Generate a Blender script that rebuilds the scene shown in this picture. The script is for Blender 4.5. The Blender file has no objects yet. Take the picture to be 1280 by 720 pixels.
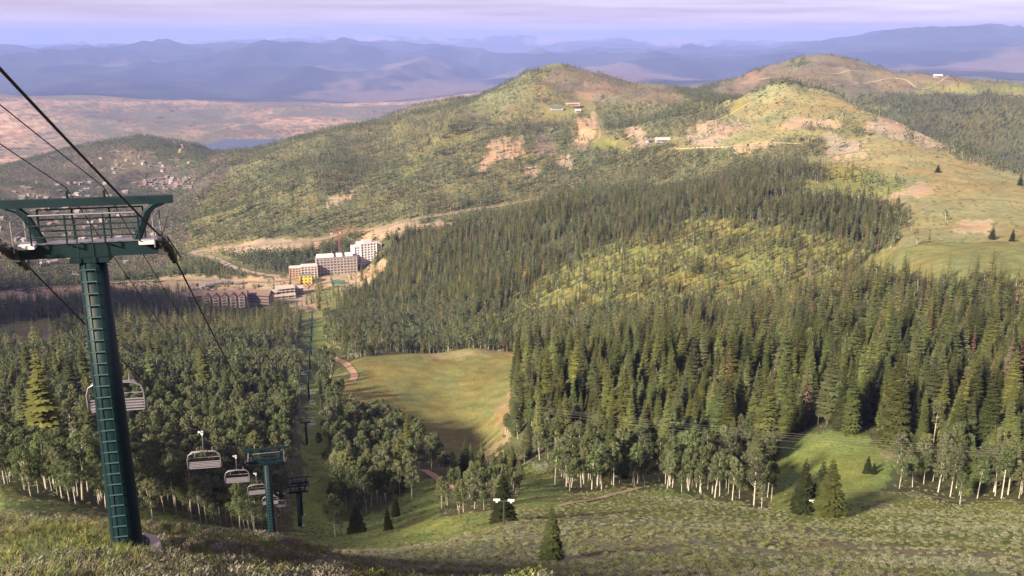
import bpy, bmesh, math, random
import numpy as np
from mathutils import Vector, Matrix

R = math.radians
random.seed(7)
rng = np.random.default_rng(11)
S = bpy.context.scene
COL = S.collection

# ------------------------------------------------------------------ camera
F = 1150.0                      # focal length in pixels of a 1280 wide picture
PITCH = R(15.3)
cam_d = bpy.data.cameras.new('camera')
cam = bpy.data.objects.new('camera', cam_d)
COL.objects.link(cam)
cam.location = (0, 0, 0)
cam.rotation_euler = (R(90) - PITCH, 0, 0)
cam_d.sensor_width = 36
cam_d.lens = 36 * F / 1280
cam_d.clip_start = 0.5
cam_d.clip_end = 400000
S.camera = cam

# ------------------------------------------------------------------ sky and sun
SUN_EL, SUN_AZ = R(27), R(222)      # azimuth clockwise from the viewing direction (+Y)
W = bpy.data.worlds.new('World')
S.world = W
W.use_nodes = True
nt = W.node_tree
nt.nodes.clear()
out = nt.nodes.new('ShaderNodeOutputWorld')
bg = nt.nodes.new('ShaderNodeBackground')
sky = nt.nodes.new('ShaderNodeTexSky')
sky.sky_type = 'NISHITA'
sky.sun_disc = False
sky.sun_elevation = SUN_EL
sky.sun_rotation = SUN_AZ
sky.altitude = 2500
sky.air_density = 1.0
sky.dust_density = 1.2
sky.ozone_density = 2.0
# thin evening cloud veil, everywhere on the dome
tc = nt.nodes.new('ShaderNodeTexCoord')
mp = nt.nodes.new('ShaderNodeMapping')
mp.inputs['Scale'].default_value = (2.6, 2.6, 60)
nz = nt.nodes.new('ShaderNodeTexNoise')
nz.inputs['Scale'].default_value = 1.6
nz.inputs['Detail'].default_value = 6
nz.inputs['Roughness'].default_value = 0.55
rmp = nt.nodes.new('ShaderNodeMapRange')
rmp.inputs['From Min'].default_value = 0.30
rmp.inputs['From Max'].default_value = 0.72
rmp.inputs['To Min'].default_value = 0.4
rmp.inputs['To Max'].default_value = 1.0
mixw = nt.nodes.new('ShaderNodeMix'); mixw.data_type = 'RGBA'
tint = nt.nodes.new('ShaderNodeMix'); tint.data_type = 'RGBA'; tint.blend_type = 'MULTIPLY'
tint.inputs['Factor'].default_value = 1.0
tint.inputs['B'].default_value = (0.56, 0.41, 0.52, 1)
mixw.inputs['B'].default_value = (1.85, 1.38, 1.66, 1)
L = nt.links.new
L(tc.outputs['Generated'], mp.inputs['Vector'])
L(mp.outputs['Vector'], nz.inputs['Vector'])
L(nz.outputs['Fac'], rmp.inputs['Value'])
L(rmp.outputs['Result'], mixw.inputs['Factor'])
L(sky.outputs['Color'], tint.inputs['A'])
L(tint.outputs['Result'], mixw.inputs['A'])
L(mixw.outputs['Result'], bg.inputs['Color'])
L(bg.outputs['Background'], out.inputs['Surface'])
bg.inputs['Strength'].default_value = 0.118

sun_d = bpy.data.lights.new('sun', 'SUN')
sun_d.energy = 5.0
sun_d.angle = R(6)          # low sun through a thin veil of cloud
sun_d.color = (1.0, 0.83, 0.60)
sun = bpy.data.objects.new('sun', sun_d)
COL.objects.link(sun)
to_sun = Vector((math.sin(SUN_AZ) * math.cos(SUN_EL), math.cos(SUN_AZ) * math.cos(SUN_EL), math.sin(SUN_EL)))
sun.rotation_euler = to_sun.to_track_quat('Z', 'Y').to_euler()

vs = S.view_settings
vs.view_transform = 'Standard'
vs.look = 'None'
vs.exposure = 1.57
vs.gamma = 1.0
vs.use_curve_mapping = False
S.render.engine = 'CYCLES'
cy = S.cycles
cy.max_bounces = 5
cy.diffuse_bounces = 2
cy.glossy_bounces = 2
cy.transmission_bounces = 2
cy.transparent_max_bounces = 4
cy.volume_bounces = 1
cy.use_denoising = True
cy.caustics_reflective = False
cy.caustics_refractive = False

# ------------------------------------------------------------------ noise
def _h(ix, iy, seed):
    n = (ix.astype(np.int64) * 374761393 + iy.astype(np.int64) * 668265263 + seed * 1442695041) & 0xFFFFFFFF
    n = ((n ^ (n >> 13)) * 1274126177) & 0xFFFFFFFF
    n = n ^ (n >> 16)
    return (n & 0xFFFFFF) / float(0xFFFFFF) * 2 - 1

def vnoise(x, y, seed=0):
    x = np.asarray(x, float); y = np.asarray(y, float)
    ix = np.floor(x); iy = np.floor(y)
    fx = x - ix; fy = y - iy
    ux = fx * fx * fx * (fx * (fx * 6 - 15) + 10); uy = fy * fy * fy * (fy * (fy * 6 - 15) + 10)
    a = _h(ix, iy, seed); b = _h(ix + 1, iy, seed); c = _h(ix, iy + 1, seed); d = _h(ix + 1, iy + 1, seed)
    return (a * (1 - ux) + b * ux) * (1 - uy) + (c * (1 - ux) + d * ux) * uy

def fbm(x, y, seed=0, octv=4, gain=0.5):
    t = 0; a = 1.0
    for k in range(octv):
        t = t + a * vnoise(x * 2 ** k + 17.3 * k, y * 2 ** k - 9.1 * k, seed + k)
        a *= gain
    return t

def sstep(a, b, x):
    t = np.clip((np.asarray(x, float) - a) / (b - a), 0, 1)
    return t * t * (3 - 2 * t)

# ------------------------------------------------------------------ pixels and the land
CP, SP = math.cos(PITCH), math.sin(PITCH)

def pixdir(px, py):
    x = (np.asarray(px, float) - 640) / F; y = (360 - np.asarray(py, float)) / F
    return x, CP + SP * y, -SP + CP * y

def at(px, py, d):
    """a point seen at a pixel, d metres away along the level"""
    X, Y, Z = pixdir(px, py)
    k = d / np.hypot(X, Y)
    return X * k, Y * k, Z * k

def topix(X, Y, Z):
    fw = Y * CP - Z * SP; up = Y * SP + Z * CP
    fw = np.maximum(fw, 1e-3)
    return 640 + F * X / fw, 360 - F * up / fw

# what the photograph shows of the ground: pixel and level distance in metres
CTRL = [
 # left knoll, its lip and the ground that falls away behind it
 (-60,720,23),(60,720,24),(160,683,34),(20,692,31),(260,712,30),(330,720,33),
 (0,650,56),(100,656,50),(200,664,46),(330,676,46),(400,692,50),
 (0,668,85),(90,674,84),(200,690,80),(328,690,111),(400,690,105),
 (30,632,130),(80,604,205),(0,606,190),(170,640,170),(250,645,205),(330,655,215),(400,664,205),(445,668,188),
 # the open slope
 (480,720,52),(640,720,60),(690,702,77),(900,720,62),(1280,720,75),(640,655,125),(540,672,140),(560,650,160),(900,660,120),
 (1280,700,95),(1280,665,150),(1100,662,150),(630,652,130),(490,662,185),(780,640,160),
 (700,613,225),(770,606,250),(850,610,250),(960,634,232),(1060,645,205),(1200,624,265),(1280,626,258),(560,606,250),
 # hollow and conifer hill
 (1000,600,272),(1040,547,310),(1150,567,300),(1280,585,300),(620,585,320),(900,580,305),(770,580,310),
 (900,500,405),(1100,500,392),(1250,500,400),(1250,450,455),(700,485,430),(660,525,370),(800,470,450),(1000,440,500),
 (850,445,560),(1000,420,575),(1200,388,635),(1280,390,640),(1100,400,615),(700,455,560),
 # knoll meadow
 (590,434,640),(450,448,600),(650,442,620),(600,560,400),(560,540,430),(540,490,510),(520,442,620),
 (540,446,770),(640,440,760),(450,412,900),(500,397,1000),(440,440,690),
 # left woods
 (200,520,430),(100,560,300),(0,562,300),(300,560,320),(350,480,520),(410,452,650),(250,440,680),(50,470,550),
 (50,407,900),(0,432,780),(150,412,900),(300,412,1080),(200,385,1180),(275,382,1250),
 # valley floor
 (390,388,1180),(460,328,1480),(400,348,1400),(350,362,1350),(200,352,1500),(100,354,1600),(0,364,1550),
 # conifer slope in the middle
 (800,402,720),(700,422,720),(950,372,800),(1100,345,850),(980,228,1350),(850,242,1400),(700,253,1400),(900,300,1050),(700,330,1050),
 (600,397,880),(560,302,1350),(480,304,1480),(450,376,1180),(520,390,1050),
 # ravine road and the hill beyond it
 (560,272,1650),(850,232,1720),(700,246,1780),(640,262,1700),
 (100,302,2000),(0,302,2000),(50,252,2500),(200,242,2700),(0,242,2600),(250,292,1900),(330,302,1650),(400,285,1700),(480,275,1700),
 (400,232,2000),(300,218,2500),(300,202,2750),(400,172,2800),(520,142,2900),(450,202,2400),(560,202,2200),(640,186,2250),(640,162,2400),
 (760,187,2200),(760,215,1950),(720,142,2700),(700,80,3100),(620,112,3000),(830,110,3200),(760,96,3150),(660,90,3080),
 (850,172,2100),(900,142,2350),(975,109,2350),(930,152,2150),(1000,150,2050),(940,187,1800),(1050,202,1600),(1040,122,2300),
 (1150,242,1250),(1200,262,1150),(1280,245,1300),(1200,312,800),(1120,313,840),(1280,310,800),(1100,272,1100),(1160,285,1000),(1240,285,980),
 (1120,300,930),(1200,330,730),(1280,335,730),
 (1100,152,2100),(1200,187,1900),(1280,217,1700),(1200,215,2500),(1280,235,2300),(1100,170,2600),
 (1200,180,2900),(1190,105,3600),(1280,117,3400),(1100,125,3300),(1000,135,3000),(930,125,3300),
 (1015,71,4200),(940,93,4100),(880,113,4000),(1100,89,4000),(1150,97,3900),(1050,74,4200),
 # backs of the hills
 (700,125,4200),(560,160,4200),(830,135,4200),(1015,105,5200),(1150,125,5200),(1280,130,4800),(900,130,5200),
 # hill with houses
 (180,174,3600),(100,191,3500),(290,207,3700),(0,227,3200),(250,187,3600),(180,200,4600),(60,205,4500),(300,215,4600),(0,215,4600),
 # basin, tan hills
 (330,192,6000),(100,193,6000),(0,200,5800),(450,185,6200),(600,150,7000),(800,140,7500),(1000,120,8000),(1280,120,8000),
 (150,152,8200),(400,150,8500),(0,155,8200),(300,160,7800),(200,126,10500),(0,121,10500),(100,123,10500),(330,131,10500),(450,131,10700),
 (200,128,12500),(0,125,12500),(450,128,12500),(640,112,12000),(820,108,12500),(1000,100,12000),
 (1280,98,13000),(1200,96,12500),
 # blue ranges
 (0,115,15500),(300,116,15500),(600,108,16000),(0,62,25000),(150,64,25000),(300,55,25000),(450,58,25500),(600,72,25500),(700,70,26000),
 (800,76,23000),(900,84,20000),(900,62,30000),(1000,54,30000),(1150,45,29000),(1280,38,28000),(1100,72,21000),(1280,66,20000),
 (1200,84,16500),(1280,86,16500),
 (0,75,36000),(300,70,36000),(600,72,36000),(900,66,38000),(1200,60,38000),
 (420,47,55000),(520,51,55000),(640,51,56000),(800,51,56000),(200,54,55000),(0,62,55000),(1000,58,56000),(1280,55,56000),
 (0,80,80000),(640,80,80000),(1280,80,80000),
]
ctrl = np.array(CTRL, float)
cx, cyy, cz = at(ctrl[:, 0], ctrl[:, 1], ctrl[:, 2])
ca = np.arctan2(cx, cyy); cl = np.log(ctrl[:, 2]); ct = -cz / ctrl[:, 2]
KA = 3.2
def _phi(r2): return np.sqrt(r2 + 0.03 ** 2)
_n = len(ctrl)
_A = np.zeros((_n + 3, _n + 3))
_A[:_n, :_n] = _phi((KA * (ca[:, None] - ca[None])) ** 2 + (cl[:, None] - cl[None]) ** 2) - 0.004 * np.eye(_n)
_P = np.c_[np.ones(_n), ca, cl]
_A[:_n, _n:] = _P; _A[_n:, :_n] = _P.T
_w = np.linalg.solve(_A, np.r_[ct, 0, 0, 0])

def t_rbf(a, l):
    sh = a.shape; a = a.ravel(); l = l.ravel(); o = np.empty_like(a)
    for i in range(0, a.size, 20000):
        aa, ll = a[i:i + 20000], l[i:i + 20000]
        o[i:i + 20000] = _phi((KA * (aa[:, None] - ca)) ** 2 + (ll[:, None] - cl) ** 2) @ _w[:_n] + _w[_n] + _w[_n + 1] * aa + _w[_n + 2] * ll
    return o.reshape(sh)

# sheet of land: rows of growing distance, columns of bearing, the whole way round
NA_IN = 620
a_in = np.linspace(R(-34), R(34), NA_IN)
a_out = np.linspace(R(34), R(360 - 34), 110)[1:-1]
AZ = np.r_[a_in, a_out]                                   # increasing, wraps after the last
DL = np.r_[np.linspace(math.log(2), math.log(20), 14)[:-1], np.linspace(math.log(20), math.log(4600), 490)[:-1], np.linspace(math.log(4600), math.log(13000), 110)[:-1], np.linspace(math.log(13000), math.log(80000), 95)]
AZs = np.where(AZ > math.pi, AZ - 2 * math.pi, AZ)
_ac = np.clip(AZs, R(-31.5), R(31.5))
GA, GL = np.meshgrid(_ac, DL)
GD = np.exp(GL)
# coarse solve of the interpolant, then bilinear up to the sheet
cA = np.linspace(R(-31.5), R(31.5), 240); cL = np.linspace(DL[0], DL[-1], 420)
mA, mL = np.meshgrid(cA, cL)
Tc = t_rbf(mA, np.maximum(mL, math.log(24)))
fi = np.clip((GA - cA[0]) / (cA[1] - cA[0]), 0, 238.999); fj = np.clip((GL - cL[0]) / (cL[1] - cL[0]), 0, 418.999)
i0 = fi.astype(int); j0 = fj.astype(int); u = fi - i0; v = fj - j0
GT = Tc[j0, i0] * (1 - u) * (1 - v) + Tc[j0, i0 + 1] * u * (1 - v) + Tc[j0 + 1, i0] * (1 - u) * v + Tc[j0 + 1, i0 + 1] * u * v
GZ = -GT * GD
GAZ = np.broadcast_to(AZs, GZ.shape)
GX = GD * np.sin(GAZ); GY = GD * np.cos(GAZ)
# close to the camera the hillside runs up under it
near = sstep(26, 12, GD)
Zn = -4.2 - 0.43 * GY - 0.06 * np.abs(GX)
T24 = np.broadcast_to(GZ[np.searchsorted(DL, math.log(26))], GZ.shape)
GZ = GZ * (1 - near) + near * np.minimum(Zn, T24 * 0 + Zn)
# the mountain the camera stands on: unseen summit and left ridge, crest shaped for the shade it casts
ss_ = GX * 0.669 + GY * 0.743            # away from the sun
uu_ = -GX * 0.743 + GY * 0.669           # across the light
crest_u = np.interp(uu_, [-3000, -900, -250, 0, 150, 220, 300, 400, 500, 600, 750, 900, 1000, 1300, 1500, 1700, 2300, 4000], [-350, -60, 40, 50, 50, 42, 0, -60, -60, -40, -20, 5, 55, 40, -30, -110, -380, -480])
crest_s = np.interp(uu_, [500, 750], [-350, -150])
ZM = crest_u - np.where((uu_ > 600) & (ss_ > crest_s), .5, .40) * np.sqrt((ss_ - crest_s) ** 2 + 40 ** 2) + 16
ZM = np.maximum(ZM, -560)
wl = np.where(GAZ < 0, sstep(R(-34), R(-50), GAZ), sstep(R(70), R(120), GAZ)) * sstep(8, 60, GD) * (1 - sstep(5000, 9000, GD))
GZ = GZ * (1 - wl) + ZM * wl
# relief
def relief(X, Y, D):
    z = 0
    for wv, am, sd in ((3.0, .05, 1), (9, .16, 2), (28, .45, 3), (80, 1.3, 4), (230, 3.6, 5), (600, 7.0, 6)):
        z = z + am * vnoise(X / wv, Y / wv, sd) * sstep(wv * 1.5, wv * 6, D) * (1 - sstep(wv * 400, wv * 1200, D))
    r1 = 1 - 2 * np.abs(vnoise(X / 3800, Y / 5200, 21)); r2 = 1 - 2 * np.abs(vnoise(X / 1500, Y / 2100, 22)); r3 = 1 - 2 * np.abs(vnoise(X / 620, Y / 800, 23))
    far = sstep(12000, 17000, D)
    z = z + far * (190 * r1 + 120 * r2 + 50 * r3 - 60) * (0.5 + 0.5 * sstep(15000, 24000, D))
    z = z + sstep(40000, 52000, D) * 130 * r1
    tan = sstep(6300, 8000, D) * (1 - far)
    z = z + tan * (22 * r2 + 12 * r3 + 8 * vnoise(X / 260, Y / 300, 25))
    hill = sstep(1500, 2400, D) * (1 - sstep(4600, 5600, D))
    z = z + hill * (17 * (1 - 2 * np.abs(vnoise(X / 330, Y / 420, 31))) + 7 * (1 - 2 * np.abs(vnoise(X / 120, Y / 170, 32))))
    return z
GZ = GZ + relief(GX, GY, GD)

AZm = np.r_[AZ, AZ[0] + 2 * math.pi]
def Hg(X, Y, grid=None):
    """height of the land"""
    g = GZ if grid is None else grid
    X = np.asarray(X, float); Y = np.asarray(Y, float)
    d = np.maximum(np.hypot(X, Y), 2.01)
    a = np.arctan2(X, Y); a = np.where(a < AZ[0], a + 2 * math.pi, a)
    l = np.log(d)
    i = np.clip(np.searchsorted(AZm, a, side='right') - 1, 0, len(AZm) - 2)
    j = np.clip(np.searchsorted(DL, l, side='right') - 1, 0, len(DL) - 2)
    u = (a - AZm[i]) / (AZm[i + 1] - AZm[i]); v = np.clip((l - DL[j]) / (DL[j + 1] - DL[j]), 0, 1)
    i2 = (i + 1) % len(AZ)
    return g[j, i] * (1 - u) * (1 - v) + g[j, i2] * u * (1 - v) + g[j + 1, i] * (1 - u) * v + g[j + 1, i2] * u * v

_DR = np.exp(np.linspace(math.log(14), math.log(60000), 2600))
def ray(px, py, dmin=14, dmax=60000):
    """the ground point a pixel looks at"""
    X, Y, Z = [float(q) for q in pixdir(px, py)]
    h = math.hypot(X, Y)
    D = _DR[(_DR >= dmin) & (_DR <= dmax)]
    z = Hg(X / h * D, Y / h * D)
    b = np.nonzero(Z / h * D <= z)[0]
    k = D[b[0]] if len(b) else dmax
    return Vector((X / h * k, Y / h * k, float(Hg(X / h * k, Y / h * k))))

def seen(X, Y, Z):
    """which points the land leaves in view"""
    vis = np.ones(len(X), bool)
    for f in np.linspace(0.06, 0.97, 60):
        vis &= (Hg(X * f, Y * f) < Z * f)
    return vis

# ------------------------------------------------------------------ land cover
COLR = dict(
 brownmix=(.24, .18, .09),
 sage=(.205, .208, .118), grass=(.16, .19, .052), meadow=(.178, .172, .060), lush=(.155, .20, .055), floor=(.085, .090, .042),
 dirt=(.33, .25, .165), tan=(.37, .28, .17), rock=(.30, .235, .165), scrub=(.160, .155, .070), brown=(.15, .130, .085),
 dryhill=(.235, .215, .10), lime=(.19, .195, .058), field=(.165, .17, .065), town=(.115, .095, .07), redsoil=(.20, .145, .10),
 blueforest=(.028, .036, .034), basin=(.33, .225, .13), snow=(.34, .28, .28))

def inpoly(px, py, poly):
    c = np.zeros(px.shape, bool); n = len(poly)
    for k in range(n):
        x1, y1 = poly[k]; x2, y2 = poly[(k + 1) % n]
        if y1 == y2: continue
        m = ((y1 > py) != (y2 > py))
        c ^= m & (px < (x2 - x1) * (py - y1) / (y2 - y1) + x1)
    return c

# polygon in picture pixels, nearest and farthest distance, conifers, aspens, ground, share of dead trees
Z_ = [
 # ---- woods by distance, then openings
 ([(-900, 1000), (2200, 1000), (2200, -400), (-900, -400)], 0, 190, 0, 0, 'sage', 0),
 ([(-900, 1000), (2200, 1000), (2200, -400), (-900, -400)], 190, 650, .9, .15, 'floor', .13),
 ([(-900, 1000), (2200, 1000), (2200, -400), (-900, -400)], 650, 1560, 1.0, .25, 'floor', .10),
 ([(-900, 1000), (2200, 1000), (2200, -400), (-900, -400)], 1560, 4500, .75, .35, 'scrub', .08),
 ([(640, 1000), (2200, 1000), (2200, 500), (640, 500)], 0, 302, 0, 0, 'sage', 0),
 ([(430, 700), (650, 700), (650, 540), (600, 500), (430, 500)], 200, 480, .025, 1.0, 'floor', .03),
 # left woods are aspen with a few conifers
 ([(-900, 720), (445, 720), (445, 440), (400, 380), (-900, 380)], 150, 1000, .022, 1.05, 'floor', .02),
 ([(-900, 720), (130, 720), (130, 470), (-900, 470)], 215, 650, .07, .9, 'floor', .03),
 ([(-900, 470), (250, 470), (250, 395), (-900, 395)], 600, 1000, .25, .8, 'floor', .10),
 ([(200, 440), (395, 440), (395, 392), (200, 392)], 800, 1300, .75, .4, 'floor', .22),
 ([(385, 470), (640, 470), (640, 385), (430, 385), (385, 400)], 640, 1080, .08, 1.1, 'floor', .03),
 ([(395, 438), (430, 438), (430, 405), (395, 400)], 640, 1080, .12, .5, 'grass', .2),
 # shady scrub and grass this side of the left woods
 ([(-900, 700), (150, 700), (120, 640), (-40, 602), (-900, 602)], 60, 225, 0, .05, 'lush', 0),
 ([(150, 720), (300, 720), (300, 640), (150, 610)], 60, 190, 0, .15, 'lush', 0),
 # clearing under the lift
 ([(362, 700), (420, 700), (414, 560), (402, 470), (398, 400), (384, 400), (384, 470), (378, 560)], 120, 1150, 0, .02, 'lush', 0),
 # grassy bay with the two small firs, and the trail
 ([(395, 720), (620, 720), (640, 660), (560, 596), (530, 596), (470, 640), (430, 655)], 120, 330, 0, .03, 'lush', 0),
 ([(545, 650), (650, 660), (655, 575), (600, 560), (560, 580)], 170, 380, .04, .95, 'floor', .04),
 ([(640, 655), (720, 644), (960, 655), (1060, 662), (1060, 640), (960, 634), (850, 608), (700, 606), (650, 600)], 135, 262, 0, 0, 'grass', 0),
 ([(1050, 668), (1150, 690), (1240, 712), (2200, 760), (2200, 620), (1100, 616)], 105, 262, 0, 0, 'grass', 0),
 # aspen belt on the right and the lawn before it
 ([(690, 628), (690, 560), (960, 560), (1060, 640), (960, 636), (850, 614), (760, 608)], 222, 318, .05, 1.0, 'floor', .04),
 ([(640, 590), (720, 570), (800, 540), (700, 520), (640, 540)], 300, 420, .18, .95, 'floor', .06),
 ([(648, 640), (652, 582), (690, 588), (704, 618), (690, 640)], 170, 360, 0, 0, 'lush', 0),
 ([(1090, 628), (1400, 640), (2200, 660), (2200, 560), (1100, 580)], 255, 312, .15, 1.0, 'floor', .04),
 # hollow
 ([(962, 640), (962, 548), (1010, 536), (1085, 546), (1120, 580), (1095, 628), (1060, 650)], 190, 330, 0, .0, 'lush', 0),
 # knoll meadow
 ([(412, 490), (420, 449), (480, 442), (590, 430), (655, 438), (650, 500), (632, 545), (622, 598), (585, 600), (550, 574), (500, 542), (440, 516)], 335, 700, 0, 0, 'meadow', 0),
 ([(618, 560), (622, 520), (634, 490), (644, 484), (644, 510), (636, 545), (626, 575)], 335, 700, 0, 0, 'brownmix', 0),
 ([(520, 450), (560, 436), (640, 436), (650, 444), (580, 450)], 500, 700, 0, 0, 'dryhill', 0),
 # lit middle slope, its sunlit tone also put into the lime ground
 ([(575, 450), (600, 405), (720, 322), (860, 280), (1000, 292), (1100, 330), (1080, 360), (960, 395), (800, 440)], 690, 1180, .56, .22, 'lime', .42),
 ([(640, 372), (720, 318), (860, 272), (1010, 284), (1110, 322), (1085, 345), (1000, 312), (860, 300), (720, 345), (660, 385)], 690, 1250, .8, .2, 'lime', .3),
 ([(560, 440), (560, 395), (720, 390), (900, 380), (860, 430)], 690, 900, .25, .95, 'grass', .10),
 ([(1090, 375), (1110, 300), (1120, 250), (1180, 262), (1140, 300), (1120, 360)], 700, 1250, .10, .40, 'field', 0),
 # green knoll and right hillside
 ([(1095, 352), (1100, 316), (1180, 298), (2200, 298), (2200, 372), (1280, 362), (1200, 350)], 640, 960, 0, 0, 'field', 0),
 ([(1120, 312), (1130, 250), (1180, 240), (2200, 230), (2200, 330), (1200, 300)], 860, 1500, .0008, 0, 'dryhill', 0),
 ([(1000, 240), (1010, 190), (1100, 180), (1280, 215), (2200, 320), (2200, 300), (1150, 262)], 1050, 2000, .002, 0, 'dryhill', .1),
 ([(1000, 238), (1005, 205), (1060, 208), (1130, 228), (1120, 245)], 1100, 1800, .06, .12, 'lime', 0),
 ([(830, 180), (900, 130), (975, 104), (1050, 118), (1100, 148), (1280, 212), (2200, 330), (2200, 290), (1100, 200), (960, 190)], 1600, 2700, .012, .05, 'dryhill', .1),
 ([(885, 142), (935, 120), (932, 136), (900, 152)], 1900, 2700, 0, .02, 'lime', 0),
 ([(840, 158), (900, 132), (905, 142), (890, 165), (850, 172)], 1900, 2700, .2, .9, 'scrub', 0),
 ([(1000, 165), (1012, 148), (1100, 150), (1180, 176), (1280, 212), (1280, 222), (1180, 190), (1090, 168)], 1600, 2400, .10, .55, 'scrub', .1),
 ([(900, 188), (980, 172), (1040, 180), (1040, 196), (960, 200), (905, 202)], 1500, 2100, .5, .5, 'scrub', .25),
 ([(860, 235), (900, 205), (1010, 200), (1030, 225), (980, 240)], 1300, 1900, .9, .35, 'scrub', .30),
 # bare earth and rock
 ([(865, 172), (880, 153), (925, 150), (940, 160), (900, 172), (890, 183), (868, 184)], 1500, 2600, .08, .1, 'rock', .2),
 ([(968, 158), (985, 147), (1020, 146), (1050, 152), (1050, 160), (1000, 161)], 1500, 2600, 0, 0, 'dirt', 0),
 ([(918, 186), (940, 176), (985, 177), (960, 184), (935, 190)], 1500, 2600, 0, 0, 'tan', 0),
 ([(1030, 188), (1040, 168), (1062, 168), (1078, 182), (1060, 192)], 1400, 2400, .03, .05, 'rock', 0),
 ([(1082, 160), (1092, 145), (1110, 144), (1150, 160), (1188, 184), (1170, 186), (1120, 172)], 1500, 2600, .01, .05, 'rock', 0),
 ([(1040, 196), (1060, 189), (1090, 190), (1080, 198), (1050, 200)], 1300, 2400, 0, 0, 'tan', 0),
 ([(1116, 248), (1124, 236), (1152, 229), (1166, 234), (1140, 244)], 900, 1900, 0, .0, 'dirt', 0),
 ([(1184, 292), (1204, 274), (1236, 274), (1240, 292)], 760, 1400, 0, 0, 'tan', 0),
 ([(1150, 285), (1165, 268), (1195, 262), (1190, 280)], 800, 1400, 0, 0.02, 'dryhill', 0),
 # hill across the ravine
 ([(595, 214), (606, 184), (630, 170), (650, 172), (648, 192), (625, 204), (605, 216)], 1750, 2700, .30, .05, 'dirt', .3),
 ([(668, 196), (672, 168), (690, 162), (692, 190)], 1750, 2700, .15, .1, 'redsoil', .2),
 ([(715, 184), (722, 172), (735, 172), (730, 186)], 1750, 2700, .25, .1, 'redsoil', .2),
 ([(694, 208), (700, 198), (712, 198), (714, 210)], 1750, 2700, .1, .1, 'dirt', .2),
 ([(648, 220), (652, 208), (664, 208), (664, 220)], 1750, 2700, .1, .1, 'dirt', .2),
 ([(720, 176), (728, 140), (742, 140), (752, 168), (748, 178)], 1900, 3000, .08, .1, 'tan', .2),
 ([(745, 184), (755, 172), (785, 180), (785, 190)], 1800, 2700, .02, .1, 'lime', 0),
 ([(780, 184), (785, 160), (800, 158), (815, 178), (800, 188)], 1700, 2700, .12, .1, 'rock', .2),
 ([(680, 140), (690, 128), (740, 126), (745, 140), (700, 146)], 2300, 3000, .1, .2, 'meadow', 0),
 ([(395, 262), (415, 246), (448, 232), (440, 244), (415, 256)], 1700, 2600, .03, .05, 'tan', 0),
 ([(530, 180), (590, 165), (610, 166), (560, 186)], 1900, 2800, .15, .15, 'meadow', 0),
 ([(480, 215), (520, 200), (540, 205), (500, 225)], 1900, 2800, .3, .2, 'meadow', .1),
 # middle peak
 ([(560, 150), (620, 108), (700, 74), (740, 80), (840, 108), (860, 130), (760, 132), (680, 128), (600, 150)], 2600, 3700, .05, .08, 'brown', .1),
 ([(560, 150), (600, 118), (660, 92), (680, 96), (650, 120), (610, 142)], 2600, 3700, .25, .25, 'scrub', .1),
 ([(640, 118), (660, 100), (690, 110), (740, 120), (700, 134), (640, 140)], 2600, 3700, .15, .5, 'scrub', .1),
 ([(655, 90), (690, 74), (712, 80), (690, 92), (665, 97)], 2700, 3500, .9, 0, 'scrub', .1),
 ([(715, 118), (740, 104), (770, 100), (770, 116), (730, 122)], 2600, 3700, .02, .03, 'redsoil', .1),
 # far hill and dark slope on the right
 ([(870, 125), (940, 88), (1015, 66), (1080, 78), (1160, 92), (2200, 100), (2200, 120), (1100, 118), (1000, 125)], 3100, 5200, .03, .05, 'brown', 0),
 ([(980, 84), (984, 72), (1000, 68), (1012, 76), (1000, 84)], 3500, 5000, 1.2, 0, 'scrub', 0),
 ([(1090, 122), (1130, 114), (1200, 118), (2200, 130), (2200, 300), (1280, 230), (1160, 172)], 2450, 3500, .8, .9, 'floor', .05),
 ([(1130, 118), (1180, 102), (2200, 110), (2200, 128), (1200, 116)], 3200, 4200, .02, .1, 'field', 0),
 ([(922, 112), (934, 92), (962, 84), (952, 96), (940, 112)], 3300, 5000, 0, 0, 'redsoil', 0),
 # fields and town on the left
 ([(-900, 432), (0, 432), (60, 418), (108, 410), (112, 400), (60, 396), (0, 388), (-900, 380)], 760, 1000, 0, .02, 'field', 0),
 ([(-900, 440), (0, 434), (70, 420), (80, 410), (0, 418), (-900, 425)], 760, 1000, 0, 0, 'redsoil', 0),
 ([(-900, 412), (0, 408), (40, 404), (50, 400), (0, 394), (-900, 390)], 780, 1100, .1, .9, 'floor', 0),
 ([(-900, 450), (0, 446), (70, 434), (112, 424), (118, 404), (60, 420), (0, 428)], 640, 800, 0, .10, 'field', 0),
 ([(160, 408), (200, 400), (250, 402), (240, 410)], 800, 1150, .05, .1, 'field', 0),
 ([(-900, 392), (-900, 205), (100, 180), (200, 166), (300, 200), (240, 250), (232, 300), (200, 345), (90, 362)], 1560, 4300, .26, .70, 'town', .1),
 ([(150, 182), (190, 168), (240, 176), (300, 205), (290, 214), (230, 212), (180, 196)], 2900, 4300, .60, .9, 'floor', .1),
 ([(130, 205), (160, 186), (200, 192), (190, 215), (150, 218)], 2700, 4300, .06, .25, 'brown', 0),
 ([(265, 375), (255, 360), (345, 345), (420, 345), (470, 330), (492, 322), (480, 345), (440, 372), (390, 392), (300, 380)], 1130, 1560, .05, .05, 'dirt', 0),
 ([(425, 382), (430, 365), (420, 352), (400, 362), (380, 392)], 1130, 1560, .08, .08, 'field', 0),
 ([(345, 395), (360, 388), (420, 384), (430, 396), (390, 404)], 1050, 1400, .05, .1, 'field', 0),
 ([(270, 312), (320, 300), (390, 300), (420, 308), (340, 316), (300, 320)], 1500, 1900, 0, 0, 'dirt', 0),
 ([(270, 345), (275, 322), (340, 318), (390, 318), (370, 340), (330, 345)], 1380, 1800, .5, .6, 'floor', 0),
 ([(200, 370), (200, 346), (340, 346), (345, 362)], 1260, 1700, 0, .03, 'tan', 0),
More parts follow.
